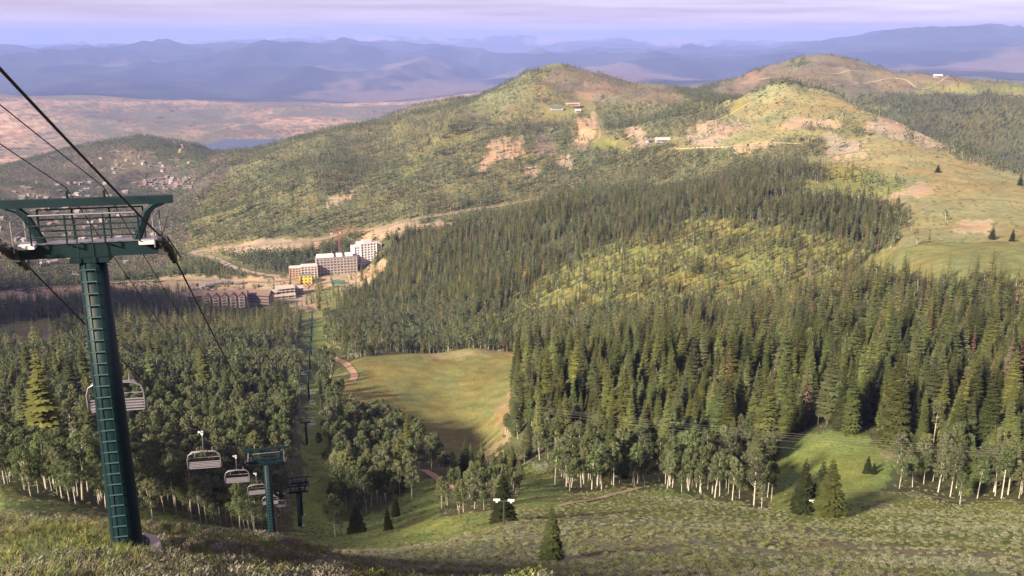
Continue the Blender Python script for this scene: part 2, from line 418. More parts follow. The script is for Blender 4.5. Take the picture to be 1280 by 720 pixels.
 ([(-900, 366), (0, 366), (90, 358), (200, 350), (200, 372), (90, 380), (0, 388), (-900, 388)], 1150, 1800, 0, .03, 'tan', 0),
 ([(440, 302), (480, 280), (540, 276), (575, 282), (560, 290), (500, 292), (460, 306)], 1450, 1700, 0, 0, 'dirt', 0),
]

def classify(X, Y, Z, jit=True):
    d = np.hypot(X, Y); a = np.arctan2(X, Y)
    ac = np.clip(a, R(-32), R(32))
    px, py = topix(d * np.sin(ac), d * np.cos(ac), Z)
    px = np.where(a > R(32), px + 250, np.where(a < R(-32), px - 250, px))
    if jit:
        s = 1.0; X = ac * F; Y = np.log(np.maximum(d, 1)) * 620
        px = px + 9 * vnoise(X / s / 16, Y / s / 40, 41) + 7 * vnoise(X / s / 6, Y / s / 16, 42) + 5 * vnoise(X / s / 2.2, Y / s / 5, 46)
        py = py + 3.4 * vnoise(X / s / 18, Y / s / 44, 43) + 2.4 * vnoise(X / s / 6, Y / s / 16, 44) + 1.6 * vnoise(X / s / 2.2, Y / s / 5, 47)
        d = d * (1 + 0.03 * vnoise(X / s / 20, Y / s / 40, 45))
    n = X.shape
    con = np.zeros(n); asp = np.zeros(n); dead = np.zeros(n)
    col = np.zeros(n + (3,)); col[...] = COLR['blueforest']
    for poly, d0, d1, c, p, g, q in Z_:
        xs = [k[0] for k in poly]; ys = [k[1] for k in poly]
        m = (d >= d0) & (d < d1) & (px >= min(xs)) & (px <= max(xs)) & (py >= min(ys)) & (py <= max(ys))
        if not m.any(): continue
        idx = np.nonzero(m)
        k = inpoly(px[idx], py[idx], poly)
        idx = tuple(i[k] for i in idx)
        con[idx] = c; asp[idx] = p; dead[idx] = q; col[idx] = COLR[g]
    return con, asp, dead, col, px, py, d

con, asp, dead, GC, gpx, gpy, gd = classify(GX, GY, GZ)
# basin, tan hills and ranges far off
D = GD
n1 = fbm(GX / 900, GY / 1600, 61, 5, .6); n2 = fbm(GX / 110, GY / 200, 62, 5, .8); n3 = fbm(GX / 5000, GY / 5000, 63, 3)
basin = sstep(4700, 5600, D) * (1 - sstep(11200, 12500, D))
c_bas = np.array(COLR['basin']) * (1 + .45 * n2[..., None])
gr = sstep(-.25, .30, n1 + .6 * n2)[..., None]
c_bas = c_bas * (1 - gr) + gr * np.array((.13, .125, .075))
GC = GC * (1 - basin[..., None]) + basin[..., None] * c_bas
fr = sstep(11200, 13000, D)[..., None]
lt = (sstep(.25, .7, n3 + .35 * n1) * (.9 - .6 * sstep(22000, 26000, D)))[..., None]
c_far = np.array(COLR['blueforest']) * (1 + .5 * n1[..., None]) * (1 - lt) + lt * np.array((.15, .11, .09))
GC = GC * (1 - fr) + fr * c_far
sn = (sstep(44000, 50000, D) * sstep(-.5, .3, n3 + .7 * n1))[..., None]
GC = GC * (1 - sn) + sn * np.array(COLR['snow'])
hv_ = fbm(GAZ * 26, GL * 13, 64, 5, .6); hw_ = fbm(GAZ * 90, GL * 42, 65, 4, .6)
nearw = (1 - sstep(4500, 6000, GD))[..., None]
GC = GC * (1 + nearw * np.stack([.08 * hv_ + .12 * hw_, .07 * hw_ - .03 * hv_, -.10 * hv_ + .05 * hw_], -1))
GC = np.clip(GC, .004, .9)

# ------------------------------------------------------------------ materials
def mat(name, base=(.5, .5, .5), rough=.8, metal=0, spec=.3, noise=None, bump=None, attr=None, rnd=0, trans=0, hue=None):
    """noise=(scale, amount), bump=(scale, strength), rnd: change of value per copy"""
    m = bpy.data.materials.new(name); m.use_nodes = True
    t = m.node_tree; N = t.nodes; l = t.links.new
    b = N['Principled BSDF']
    b.inputs['Roughness'].default_value = rough
    b.inputs['Metallic'].default_value = metal
    b.inputs['Specular IOR Level'].default_value = spec
    if attr:
        c = N.new('ShaderNodeAttribute'); c.attribute_name = attr; colour = c.outputs['Color']
    else:
        c = N.new('ShaderNodeRGB'); c.outputs[0].default_value = (*base, 1); colour = c.outputs[0]
    g = N.new('ShaderNodeNewGeometry')
    def mul(colour, val):
        x = N.new('ShaderNodeVectorMath'); x.operation = 'SCALE'
        l(colour, x.inputs[0]); l(val, x.inputs['Scale']); return x.outputs[0]
    def mrange(v, a, b_, c_, d_):
        x = N.new('ShaderNodeMapRange'); l(v, x.inputs[0])
        for k, q in zip((1, 2, 3, 4), (a, b_, c_, d_)): x.inputs[k].default_value = q
        return x.outputs[0]
    if noise:
        for sc, am in (noise if isinstance(noise, list) else [noise]):
            x = N.new('ShaderNodeTexNoise'); x.inputs['Scale'].default_value = sc; x.inputs['Detail'].default_value = 4
            l(g.outputs['Position'], x.inputs['Vector'])
            colour = mul(colour, mrange(x.outputs['Fac'], .25, .75, 1 - am, 1 + am))
    if rnd:
        o = N.new('ShaderNodeObjectInfo')
        colour = mul(colour, mrange(o.outputs['Random'], 0, 1, 1 - rnd, 1 + rnd))
        if hue:
            mx = N.new('ShaderNodeMix'); mx.data_type = 'RGBA'
            w = N.new('ShaderNodeTexWhiteNoise'); w.noise_dimensions = '1D'
            l(o.outputs['Random'], w.inputs['W'])
            l(mrange(w.outputs['Value'], 0, 1, 0, 1), mx.inputs['Factor'])
            l(colour, mx.inputs['A']); mx.inputs['B'].default_value = (*hue, 1)
            l(mul(mx.outputs['Result'], mrange(o.outputs['Random'], 0, 1, 1.0, 1.0)), b.inputs['Base Color']); colour = mx.outputs['Result']
    l(colour, b.inputs['Base Color'])
    if bump:
        x = N.new('ShaderNodeTexNoise'); x.inputs['Scale'].default_value = bump[0]; x.inputs['Detail'].default_value = 5
        l(g.outputs['Position'], x.inputs['Vector'])
        q = N.new('ShaderNodeBump'); q.inputs['Strength'].default_value = bump[1]; q.inputs['Distance'].default_value = 1.0 / bump[0]
        l(x.outputs['Fac'], q.inputs['Height']); l(q.outputs['Normal'], b.inputs['Normal'])
    if trans:
        tb = N.new('ShaderNodeBsdfTranslucent'); l(colour, tb.inputs['Color'])
        ms = N.new('ShaderNodeMixShader'); ms.inputs[0].default_value = trans
        l(b.outputs[0], ms.inputs[1]); l(tb.outputs[0], ms.inputs[2]); l(ms.outputs[0], N['Material Output'].inputs['Surface'])
    return m

M = {}
M['land'] = mat('land', attr='cover', rough=.95, spec=.1, noise=[(.9, .30), (.11, .26), (.018, .20)], bump=(1.3, .6))
M['needles'] = mat('needles', attr='tint', rough=.8, spec=.06, rnd=.48, trans=.15)
M['leaves'] = mat('leaves', attr='tint', rough=.7, spec=.08, rnd=.26, trans=.35)
M['deadwood'] = mat('deadwood', attr='tint', rough=.9, spec=.1, rnd=.3)
M['bark'] = mat('bark', (.085, .065, .05), .95, spec=.1, noise=(3, .3), rnd=.3)
M['aspen_bark'] = mat('aspen_bark', (.38, .355, .30), .85, spec=.15, noise=(2.2, .35), rnd=.15)
M['sagebrush'] = mat('sagebrush', attr='tint', rough=.85, spec=.05, rnd=.22, trans=.15)
M['blades'] = mat('blades', attr='tint', rough=.75, spec=.15, rnd=.3, trans=.2)

# ------------------------------------------------------------------ mesh helpers
def link(o, parent=None):
    COL.objects.link(o)
    if parent: o.parent = parent
    return o

def tag(o, label=None, cat=None, group=None, kind=None):
    if label: o['label'] = label
    if cat: o['category'] = cat
    if group: o['group'] = group
    if kind: o['kind'] = kind
    return o

def empty(name, loc=(0, 0, 0), rz=0, sc=1):
    o = bpy.data.objects.new(name, None); COL.objects.link(o)
    o.location = loc; o.rotation_euler = (0, 0, rz)
    o.scale = (sc, sc, sc) if not isinstance(sc, tuple) else sc
    o.empty_display_size = .3
    return o

class MB:
    """collects faces for one mesh"""
    def __init__(s): s.v = []; s.f = []; s.m = []; s.c = []
    def quad(s, a, b, c, d, m=0, col=None):
        k = len(s.v); s.v += [tuple(a), tuple(b), tuple(c), tuple(d)]; s.f.append((k, k + 1, k + 2, k + 3)); s.m.append(m); s.c += [col] * 4
    def tri(s, a, b, c, m=0, col=None):
        k = len(s.v); s.v += [tuple(a), tuple(b), tuple(c)]; s.f.append((k, k + 1, k + 2)); s.m.append(m); s.c += [col] * 3
    def box(s, cx, cy, cz, sx, sy, sz, m=0, col=None, rz=0, mat_=None):
        k = len(s.v); cr, sr = math.cos(rz), math.sin(rz)
        for dx in (-.5, .5):
            for dy in (-.5, .5):
                for dz in (-.5, .5):
                    x, y, z = dx * sx, dy * sy, dz * sz
                    x, y = x * cr - y * sr, x * sr + y * cr
                    s.v.append((cx + x, cy + y, cz + z)); s.c.append(col)
        for f in ((0, 1, 3, 2), (4, 6, 7, 5), (0, 4, 5, 1), (2, 3, 7, 6), (0, 2, 6, 4), (1, 5, 7, 3)):
            s.f.append(tuple(k + i for i in f)); s.m.append(m)
    def tube(s, pts, rad, n=8, m=0, col=None, cap=True):
        """rings along a path; rad is a number or one per point"""
        P = [Vector(p) for p in pts]; rr = [rad] * len(P) if not hasattr(rad, '__len__') else rad
        k0 = len(s.v); ref = None
        for i, p in enumerate(P):
            t = (P[min(i + 1, len(P) - 1)] - P[max(i - 1, 0)]).normalized()
            if ref is None:
                ref = t.orthogonal().normalized()
            e1 = (ref - t * ref.dot(t))
            e1 = e1.normalized() if e1.length > 1e-6 else t.orthogonal().normalized()
            ref = e1; e2 = t.cross(e1)
            for j in range(n):
                a = 2 * math.pi * (j + .5) / n
                s.v.append(tuple(p + (e1 * math.cos(a) + e2 * math.sin(a)) * rr[i])); s.c.append(col)
        for i in range(len(P) - 1):
            for j in range(n):
                a = k0 + i * n + j; b = k0 + i * n + (j + 1) % n
                s.f.append((a, b, b + n, a + n)); s.m.append(m)
        if cap:
            s.f.append(tuple(k0 + j for j in reversed(range(n)))); s.m.append(m)
            s.f.append(tuple(k0 + (len(P) - 1) * n + j for j in range(n))); s.m.append(m)
    def mesh(s, name, mats, smooth=False):
        me = bpy.data.meshes.new(name); me.from_pydata(s.v, [], s.f)
        for q in (mats if isinstance(mats, (list, tuple)) else [mats]): me.materials.append(q)
        me.polygons.foreach_set('material_index', s.m)
        if any(c is not None for c in s.c):
            at_ = me.color_attributes.new('tint', 'FLOAT_COLOR', 'POINT')
            at_.data.foreach_set('color', np.array([(*c, 1) if c is not None else (.3, .3, .3, 1) for c in s.c], np.float32).ravel())
        if smooth: me.polygons.foreach_set('use_smooth', [True] * len(me.polygons))
        me.update(); return me
    def obj(s, name, mats, parent=None, smooth=False):
        return link(bpy.data.objects.new(name, s.mesh(name, mats, smooth)), parent)

# ------------------------------------------------------------------ the land
nr, nc = GZ.shape
V = np.stack([GX, GY, GZ], -1).reshape(-1, 3).astype(np.float32)
ii, jj = np.meshgrid(np.arange(nc), np.arange(nr - 1))
a = jj * nc + ii; b = jj * nc + (ii + 1) % nc
Fq = np.stack([a, b, b + nc, a + nc], -1).reshape(-1, 4)[:, ::-1]
hub = len(V)
V = np.vstack([V, [[0, 0, float(GZ[0].mean())]]]).astype(np.float32)
ft = np.stack([np.full(nc, hub), (np.arange(nc) + 1) % nc, np.arange(nc)], -1)
me = bpy.data.meshes.new('hillside_terrain')
me.vertices.add(len(V)); me.vertices.foreach_set('co', V.ravel())
nl = Fq.size + ft.size
me.loops.add(nl); me.loops.foreach_set('vertex_index', np.r_[Fq.ravel(), ft.ravel()].astype(np.int32))
npoly = len(Fq) + len(ft)
me.polygons.add(npoly)
me.polygons.foreach_set('loop_start', np.r_[np.arange(len(Fq)) * 4, len(Fq) * 4 + np.arange(len(ft)) * 3].astype(np.int32))
me.update(calc_edges=True)
me.validate()
ca_ = me.color_attributes.new('cover', 'FLOAT_COLOR', 'POINT')
cc = np.ones((len(V), 4), np.float32); cc[:-1, :3] = GC.reshape(-1, 3); cc[-1, :3] = COLR['sage']
ca_.data.foreach_set('color', cc.ravel())
me.polygons.foreach_set('use_smooth', np.ones(len(me.polygons), bool))
me.materials.append(M['land'])
tag(link(bpy.data.objects.new('mountain_terrain', me)), 'mountain slopes, wooded hills and blue ranges', kind='structure')
# ------------------------------------------------------------------ lake
lk = MB()
c0 = ray(345, 188, 4700, 9000)
ring = []
for k in range(48):
    th = 2 * math.pi * k / 48
    rr = 1 + .22 * math.sin(3 * th + 1) + .12 * math.sin(5 * th)
    ring.append((c0.x + 1300 * rr * math.cos(th), c0.y + 520 * rr * math.sin(th)))
LAKE_Z = float(max(Hg(np.array([p[0] for p in ring]), np.array([p[1] for p in ring])).min(), c0.z)) + 14
for k in range(48):
    lk.tri((c0.x, c0.y, LAKE_Z), (*ring[k], LAKE_Z), (*ring[(k + 1) % 48], LAKE_Z))
M['water'] = mat('water', (.05, .07, .10), .45, spec=.5, bump=(.02, .02))
tag(lk.obj('lake', M['water']), kind='structure')

# ------------------------------------------------------------------ roads and trails
M['dirt_road'] = mat('dirt_road', (.40, .27, .17), .95, spec=.1, noise=[(.5, .25), (.06, .2)])
M['paved_road'] = mat('paved_road', (.27, .21, .165), .9, spec=.15, noise=[(.3, .2)])
M['pale_track'] = mat('pale_track', (.42, .33, .20), .95, spec=.1, noise=[(.3, .25)])
ROADPTS = []
M['hill_track'] = mat('hill_track', (.27, .21, .14), .95, spec=.1, noise=[(.1, .25)])
def catmull(P, step):
    out = []
    P = [P[0] * 2 - P[1]] + P + [P[-1] * 2 - P[-2]]
    for i in range(1, len(P) - 2):
        n = max(2, int((P[i + 1] - P[i]).length / step))
        for k in range(n):
            t = k / n
            out.append(.5 * ((2 * P[i]) + (P[i + 1] - P[i - 1]) * t + (2 * P[i - 1] - 5 * P[i] + 4 * P[i + 1] - P[i + 2]) * t * t + (3 * P[i] - P[i - 1] - 3 * P[i + 1] + P[i + 2]) * t ** 3))
    out.append(P[-2]); return out

def road(name, pix, width, m, dmin=100, dmax=5000, lift=None):
    P = [ray(x, y, dmin, dmax) for x, y in pix]
    P = [p.to_2d() for p in P]
    dm = sum(p.length for p in P) / len(P)
    C = catmull(P, max(1.5, dm * .004))
    mb = MB(); prev = None
    up = lift if lift is not None else .12 + dm * .0003
    for i, p in enumerate(C):
        t = (C[min(i + 1, len(C) - 1)] - C[max(i - 1, 0)])
        if t.length < 1e-6: continue
        t.normalize(); nrm = Vector((-t.y, t.x))
        w = width * (1 + .12 * float(vnoise(p.x / 9, p.y / 9, 77)))
        row = []
        for k in (-.5, -.17, .17, .5):
            q = p + nrm * w * k
            row.append((q.x, q.y, float(Hg(q.x, q.y)) + up))
        ROADPTS.append((p.x, p.y, width * .5))
        if prev:
            for k in range(3): mb.quad(prev[k], row[k], row[k + 1], prev[k + 1])
        prev = row
    o = mb.obj(name, M[m], smooth=True)
    tag(o, kind='structure'); return o

road('valley_road', [(-40, 374), (0, 366), (60, 360), (140, 354), (200, 351), (260, 351), (330, 353), (375, 347)], 9, 'paved_road', 1250, 1900)
road('valley_road', [(238, 316), (262, 322), (290, 334), (320, 342), (350, 346)], 10, 'paved_road', 1250, 2000)
road('valley_road', [(238, 316), (270, 312), (330, 306), (400, 300), (440, 290), (490, 282), (540, 271), (600, 261), (660, 251), (720, 246), (790, 236), (842, 227)], 12, 'paved_road', 1450, 2100)
road('dirt_track', [(405, 440), (420, 449), (436, 459), (443, 468), (441, 478)], 4.5, 'dirt_road', 380, 800)
road('dirt_track', [(530, 588), (545, 597), (566, 613)], 3.2, 'dirt_road', 180, 380)
road('dirt_track', [(-10, 520), (0, 527), (12, 541)], 3, 'dirt_road', 180, 600)
road('dirt_track', [(698, 634), (760, 620), (800, 610)], 1.8, 'pale_track', 170, 320)
road('dirt_track', [(1050, 617), (1080, 616), (1130, 617), (1200, 628), (1290, 632)], 1.0, 'hill_track', 170, 330)
road('hill_road', [(1072, 158), (1090, 166), (1110, 176), (1135, 190), (1170, 200), (1225, 215), (1290, 230)], 5, 'hill_track', 1200, 2600)
road('hill_road', [(1000, 210), (1030, 199), (1060, 192), (1092, 190), (1097, 196), (1070, 202), (1030, 205), (990, 206)], 4, 'hill_track', 1200, 2600)
road('hill_road', [(845, 187), (880, 185), (920, 183), (960, 179), (1000, 180)], 6, 'pale_track', 1300, 2600)
road('hill_road', [(948, 100), (985, 97), (1030, 92), (1075, 90)], 8, 'hill_track', 3300, 5000)
road('hill_road', [(1040, 108), (1085, 104), (1130, 100), (1180, 99), (1290, 104)], 8, 'hill_track', 3000, 5000)
road('hill_road', [(735, 138), (745, 150), (750, 168), (744, 178)], 5, 'hill_track', 1900, 3000)
road('hill_road', [(870, 165), (890, 152), (915, 142), (940, 128)], 5, 'pale_track', 1700, 2700)
road('hill_road', [(1150, 262), (1180, 252), (1220, 250), (1290, 255)], 3, 'hill_track', 900, 1700)
road('hill_road', [(180, 175), (215, 178), (228, 184), (224, 192)], 8, 'dirt_road', 3000, 4300)

# ------------------------------------------------------------------ buildings
M['white_wall'] = mat('white_wall', (.70, .66, .70), .8, noise=(.15, .08))
M['grey_wall'] = mat('grey_wall', (.33, .29, .31), .8, noise=(.2, .12))
M['tan_wall'] = mat('tan_wall', (.33, .255, .20), .85, noise=(.2, .15))
M['brown_wall'] = mat('brown_wall', (.25, .175, .135), .85, noise=(.2, .15))
M['orange_wall'] = mat('orange_wall', (.36, .24, .16), .85, noise=(.2, .15))
M['yellow_wall'] = mat('yellow_wall', (.55, .40, .05), .8, noise=(.3, .12))
M['concrete'] = mat('concrete', (.44, .38, .35), .9, noise=(.3, .12))
M['glass'] = mat('glass', (.07, .08, .10), .2, spec=.6)
M['red_roof'] = mat('red_roof', (.18, .125, .11), .85, noise=(.25, .2))
M['grey_roof'] = mat('grey_roof', (.17, .155, .16), .85, noise=(.25, .2))
M['pale_roof'] = mat('pale_roof', (.52, .46, .47), .8, noise=(.25, .15))
M['green_roof'] = mat('green_roof', (.05, .12, .10), .7, noise=(.25, .15))
M['crane_red'] = mat('crane_red', (.36, .10, .10), .6, noise=(.5, .1))
SITES = []          # x, y, radius kept clear of trees

def block(parent, cx, cy, w, dp, z0, h, floors, wall, bays, roof='pale_roof', balc=False):
    """one block of a building: wall with a window band for every storey, piers, flat roof with parapet"""
    m = MB(); m.box(cx, cy, z0 + h / 2, w, dp, h); wo = m.obj('wall', M[wall], parent)
    fh = h / floors
    for k in range(floors):
        g = MB(); zc = z0 + fh * (k + .52)
        g.box(cx, cy, zc, w + .12, dp + .12, fh * .46)
        g.obj('window_band', M['glass'], wo)
        if balc:
            s = MB(); s.box(cx, cy, z0 + fh * k + .25, w + 2.4, dp + 2.4, .5); s.obj('balcony', M[balc], wo)
    p = MB()
    nb = max(1, int(bays)); nd = max(1, int(dp / (w / nb)))
    for i in range(nb + 1):
        for sy in (-1, 1): p.box(cx - w / 2 + w * i / nb, cy + sy * (dp / 2), z0 + h / 2, w / nb * .34, .7, h - .02)
    for i in range(nd + 1):
        for sx in (-1, 1): p.box(cx + sx * (w / 2), cy - dp / 2 + dp * i / nd, z0 + h / 2, .74, dp / nd * .34, h - .04)
    p.obj('piers', M[wall], wo)
    r = MB(); r.box(cx, cy, z0 + h + .35, w + 1.0, dp + 1.0, .7); r.obj('roof', M[roof], parent)
    return wo

def gable(mb, cx, cy, z, w, dp, rise, over=.6, rz=0, m=0):
    """ridged roof along x, with thickness"""
    cr, sr = math.cos(rz), math.sin(rz)
    def P(x, y, zz): return (cx + x * cr - y * sr, cy + x * sr + y * cr, zz)
    a, b = w / 2 + over, dp / 2 + over; e = .3; dz = rise * over / (dp / 2)
    k = len(mb.v)
    pts = [P(-a, -b, z - dz), P(a, -b, z - dz), P(a, 0, z + rise), P(-a, 0, z + rise), P(-a, b, z - dz), P(a, b, z - dz)]
    mb.v += pts + [(x, y, zz - e) for x, y, zz in pts]; mb.c += [None] * 12
    for f in ((0, 1, 2, 3), (3, 2, 5, 4), (7, 6, 9, 8), (8, 9, 10, 11), (0, 6, 7, 1), (4, 5, 11, 10), (0, 3, 9, 6), (3, 4, 10, 9), (1, 7, 8, 2), (2, 8, 11, 5)):
        mb.f.append(tuple(k + i for i in f)); mb.m.append(m)
    # gable ends
    g = [P(-w / 2, -dp / 2, z - e), P(-w / 2, dp / 2, z - e), P(-w / 2, 0, z + rise - e)]
    mb.tri(*g, m=m); mb.tri(*[(x, y, zz) for x, y, zz in (P(w / 2, -dp / 2, z - e), P(w / 2, dp / 2, z - e), P(w / 2, 0, z + rise - e))], m=m)

def site(name, px, py, rz, label, cat, rad, dmin=1100, dmax=1800, sink=1.5):
    p = ray(px, py, dmin, dmax)
    SITES.append((p.x, p.y, rad))
    o = empty(name, (p.x, p.y, p.z - sink), rz); tag(o, label, cat); return o

h1 = site('hotel_tower', 459, 329, R(28), 'tall white hotel tower with stepped corners at the edge of the conifers', 'hotel', 34)
block(h1, 0, 0, 26, 22, 0, 36, 9, 'white_wall', 5)
block(h1, -15.5, 3, 13, 18, 0, 31, 8, 'white_wall', 3)
block(h1, 15.5, 2, 13, 20, 0, 33, 8, 'white_wall', 3)
m = MB(); m.box(0, 0, 38.2, 14, 10, 3.2); m.box(-15, 3, 32.8, 6, 6, 2.4); m.obj('rooftop_plant_room', M['pale_roof'], h1)
h2 = site('apartment_block', 421, 341, R(16), 'long six storey grey apartment block with white rooftop units', 'apartments', 42)
block(h2, 0, 0, 62, 20, 0, 27, 6, 'grey_wall', 12, 'grey_roof', 'tan_wall')
for x, w in ((-25, 10), (-10, 12), (5, 9), (20, 11), (-18, 5)):
    m = MB(); m.box(x, 1, 29.5, w, 12, 3.6); m.obj('rooftop_unit', M['white_wall'], h2)
h3 = site('unfinished_block', 384, 348, R(14), 'half built grey concrete block with bare floor slabs beside the apartment block', 'building', 26)
block(h3, 4, 6, 24, 16, 0, 20, 5, 'concrete', 5, 'pale_roof', 'concrete')
block(h3, -17, 8, 18, 14, 0, 18, 5, 'orange_wall', 4, 'pale_roof')
h4 = site('yellow_block', 383, 354, R(10), 'small block wrapped in bright yellow wall sheathing', 'building', 14)
block(h4, 0, 0, 17, 10, 0, 14, 3, 'yellow_wall', 3, 'grey_roof')
h5 = site('construction_frame', 350, 372, R(22), 'low sprawling pinkish building under construction below the apartment blocks', 'building', 40)
for i, (x, y, w, dp, n) in enumerate(((-18, 0, 26, 18, 3), (8, 3, 26, 20, 4), (26, 10, 18, 16, 3), (0, -14, 40, 10, 2))):
    for k in range(n + 1):
        s = MB(); s.box(x, y, 1 + k * 3.6, w, dp, .6); s.obj('floor_slab', M['concrete'], h5)
    for qx in range(5):
        for qy in (0, 2):
            c = MB(); c.box(x - w * .46 + w * .92 * qx / 4, y - dp * .44 + dp * .88 * qy / 2, 1 + n * 1.8, .9, .9, n * 3.6)
            c.obj('pillar', M['tan_wall'], h5)
    s = MB(); s.box(x, y + 1, 1 + n * 1.8, w * .8, dp * .6, n * 3.6 - .7); s.obj('core_wall', M['brown_wall' if i % 2 else 'tan_wall'], h5)
h6 = site('site_shed', 422, 356, R(20), 'low dark green roofed shed below the apartment block', 'shed', 12)
m = MB(); m.box(0, 0, 2.5, 20, 9, 5); m.obj('wall', M['tan_wall'], h6); m = MB(); gable(m, 0, 0, 5, 20, 9, 2.6, .8); m.obj('roof', M['green_roof'], h6)

lod = site('mountain_lodge', 283, 382, R(8), 'big brown lodge with a row of pale front gables below the valley road', 'lodge', 58, 1050, 1600)
m = MB(); m.box(0, 0, 8, 56, 18, 16); wl_ = m.obj('wall', M['brown_wall'], lod)
m = MB(); gable(m, 0, 0, 16, 56, 18, 6.5, 1); m.obj('roof', M['red_roof'], lod)
for i, x in enumerate((-22, -11, 0, 11, 22)):
    m = MB(); m.box(x, -8.5, 8.3, 8.2, 5, 16.6); g = m.obj('gable_bay', M['tan_wall'], lod)
    m = MB(); gable(m, x, -7.2, 16.6, 8, 8.2, 4.2, .6, R(90)); m.obj('roof', M['red_roof'], g)
    for k in range(4):
        m = MB(); m.box(x, -11.04, 3 + k * 3.8, 4.6, .3, 2.0); m.obj('window', M['glass'], g)
        m = MB(); m.box(x, -11.6, 1.6 + k * 3.8, 7.0, 1.3, .35); m.obj('balcony', M['pale_roof'], g)
for (x, y, w, rz) in ((-52, 14, 50, R(24)), (-66, -10, 34, R(40)), (44, 12, 30, R(-20))):
    m = MB(); m.box(x, y, 6.5, w, 15, 13, rz=rz); q = m.obj('wing', M['brown_wall'], lod)
    m = MB(); gable(m, x, y, 13, w, 15, 5.5, .9, rz); m.obj('roof', M['red_roof'], q)
    for k in range(3):
        m = MB(); m.box(x, y, 2.8 + k * 4, w + .2, 15.2, 1.8, rz=rz); m.obj('window_band', M['glass'], q)

cr = site('tower_crane', 425, 322, R(30), 'red lattice tower crane standing behind the apartment block', 'crane', 4, 1300, 1800)
def lattice(mb, p, q, w, n, side=Vector((1, 0, 0)), th=.16):
    p = Vector(p); q = Vector(q); t = (q - p).normalized(); e1 = side; e2 = t.cross(e1).normalized()
    cs = [(e1 * a + e2 * b) * w / 2 for a, b in ((1, 1), (1, -1), (-1, -1), (-1, 1))]
    for c in cs: mb.tube([p + c, q + c], th, 4)
    for k in range(n):
        a, b = p.lerp(q, k / n), p.lerp(q, (k + 1) / n)
        for i in range(4): mb.tube([a + cs[i], b + cs[(i + 1) % 4]], th * .7, 3)
m = MB(); lattice(m, (0, 0, 0), (0, 0, 44), 2.2, 16); m.obj('mast', M['crane_red'], cr)
m = MB(); lattice(m, (-14, 0, 45), (40, 0, 45), 1.8, 22, Vector((0, 1, 0))); m.obj('jib', M['crane_red'], cr)
m = MB(); m.box(-12, 0, 43.4, 4, 2.2, 2.8); m.obj('counterweight', M['concrete'], cr)
m = MB(); m.box(1.8, 0, 44, 2, 2, 2.4); m.obj('cab', M['white_wall'], cr)
m = MB(); m.tube([(0, 0, 45), (0, 0, 52)], .5, 5); m.tube([(0, 0, 52), (30, 0, 46)], .12, 4); m.tube([(0, 0, 52), (-12, 0, 46)], .12, 4); m.obj('apex', M['crane_red'], cr)

# hilltop buildings
def small_house(px, py, w, dp, h, wall, roof, rz, label, dmin=1500, dmax=4300, name='house', cat='house', grp=None, flat=False):
    p = ray(px, py, dmin, dmax)
    SITES.append((p.x, p.y, max(w, dp) * .75))
    o = empty(name, (p.x, p.y, p.z - .8), rz); tag(o, label, cat, grp)
    m = MB(); m.box(0, 0, h / 2, w, dp, h); a = m.obj('wall', M[wall], o)
    m = MB()
    if flat: m.box(0, 0, h + .4, w + 1.2, dp + 1.2, .8)
    else: gable(m, 0, 0, h, w, dp, dp * .3, .7)
    m.obj('roof', M[roof], o)
    m = MB(); m.box(0, 0, h * .55, w * .8, dp + .16, h * .35); m.obj('window_band', M['glass'], a)
    return o
small_house(716, 133, 40, 14, 8, 'orange_wall', 'pale_roof', R(6), 'long tan walled lodge on the wooded shoulder below the bare peak', 2200, 3100, 'shoulder_lodge', 'lodge', flat=True)
small_house(696, 139, 36, 12, 7, 'grey_wall', 'green_roof', R(-4), 'green roofed shed below the tan lodge', 2200, 3100, 'shed', 'shed')
small_house(722, 141, 16, 10, 6, 'grey_wall', 'pale_roof', R(5), 'small white house beside the tan lodge', 2200, 3100)
small_house(828, 178, 32, 12, 7, 'grey_wall', 'pale_roof', R(8), 'long white roofed house among conifers beside the rock cuts', 1700, 2600)
small_house(812, 179, 16, 11, 7, 'grey_wall', 'grey_roof', R(30), 'small grey roofed house next to the long white house', 1700, 2600)
small_house(1192, 95, 60, 20, 10, 'white_wall', 'pale_roof', R(5), 'long white building on the far bare ridge', 3300, 4700, 'ridge_building', 'building', flat=True)
small_house(1172, 97, 30, 14, 8, 'tan_wall', 'pale_roof', R(-10), 'small tan building beside the white one on the far ridge', 3300, 4700, 'ridge_building', 'building')

M['town_roof'] = mat('town_roof', (.23, .21, .215), .85, noise=(.25, .15))
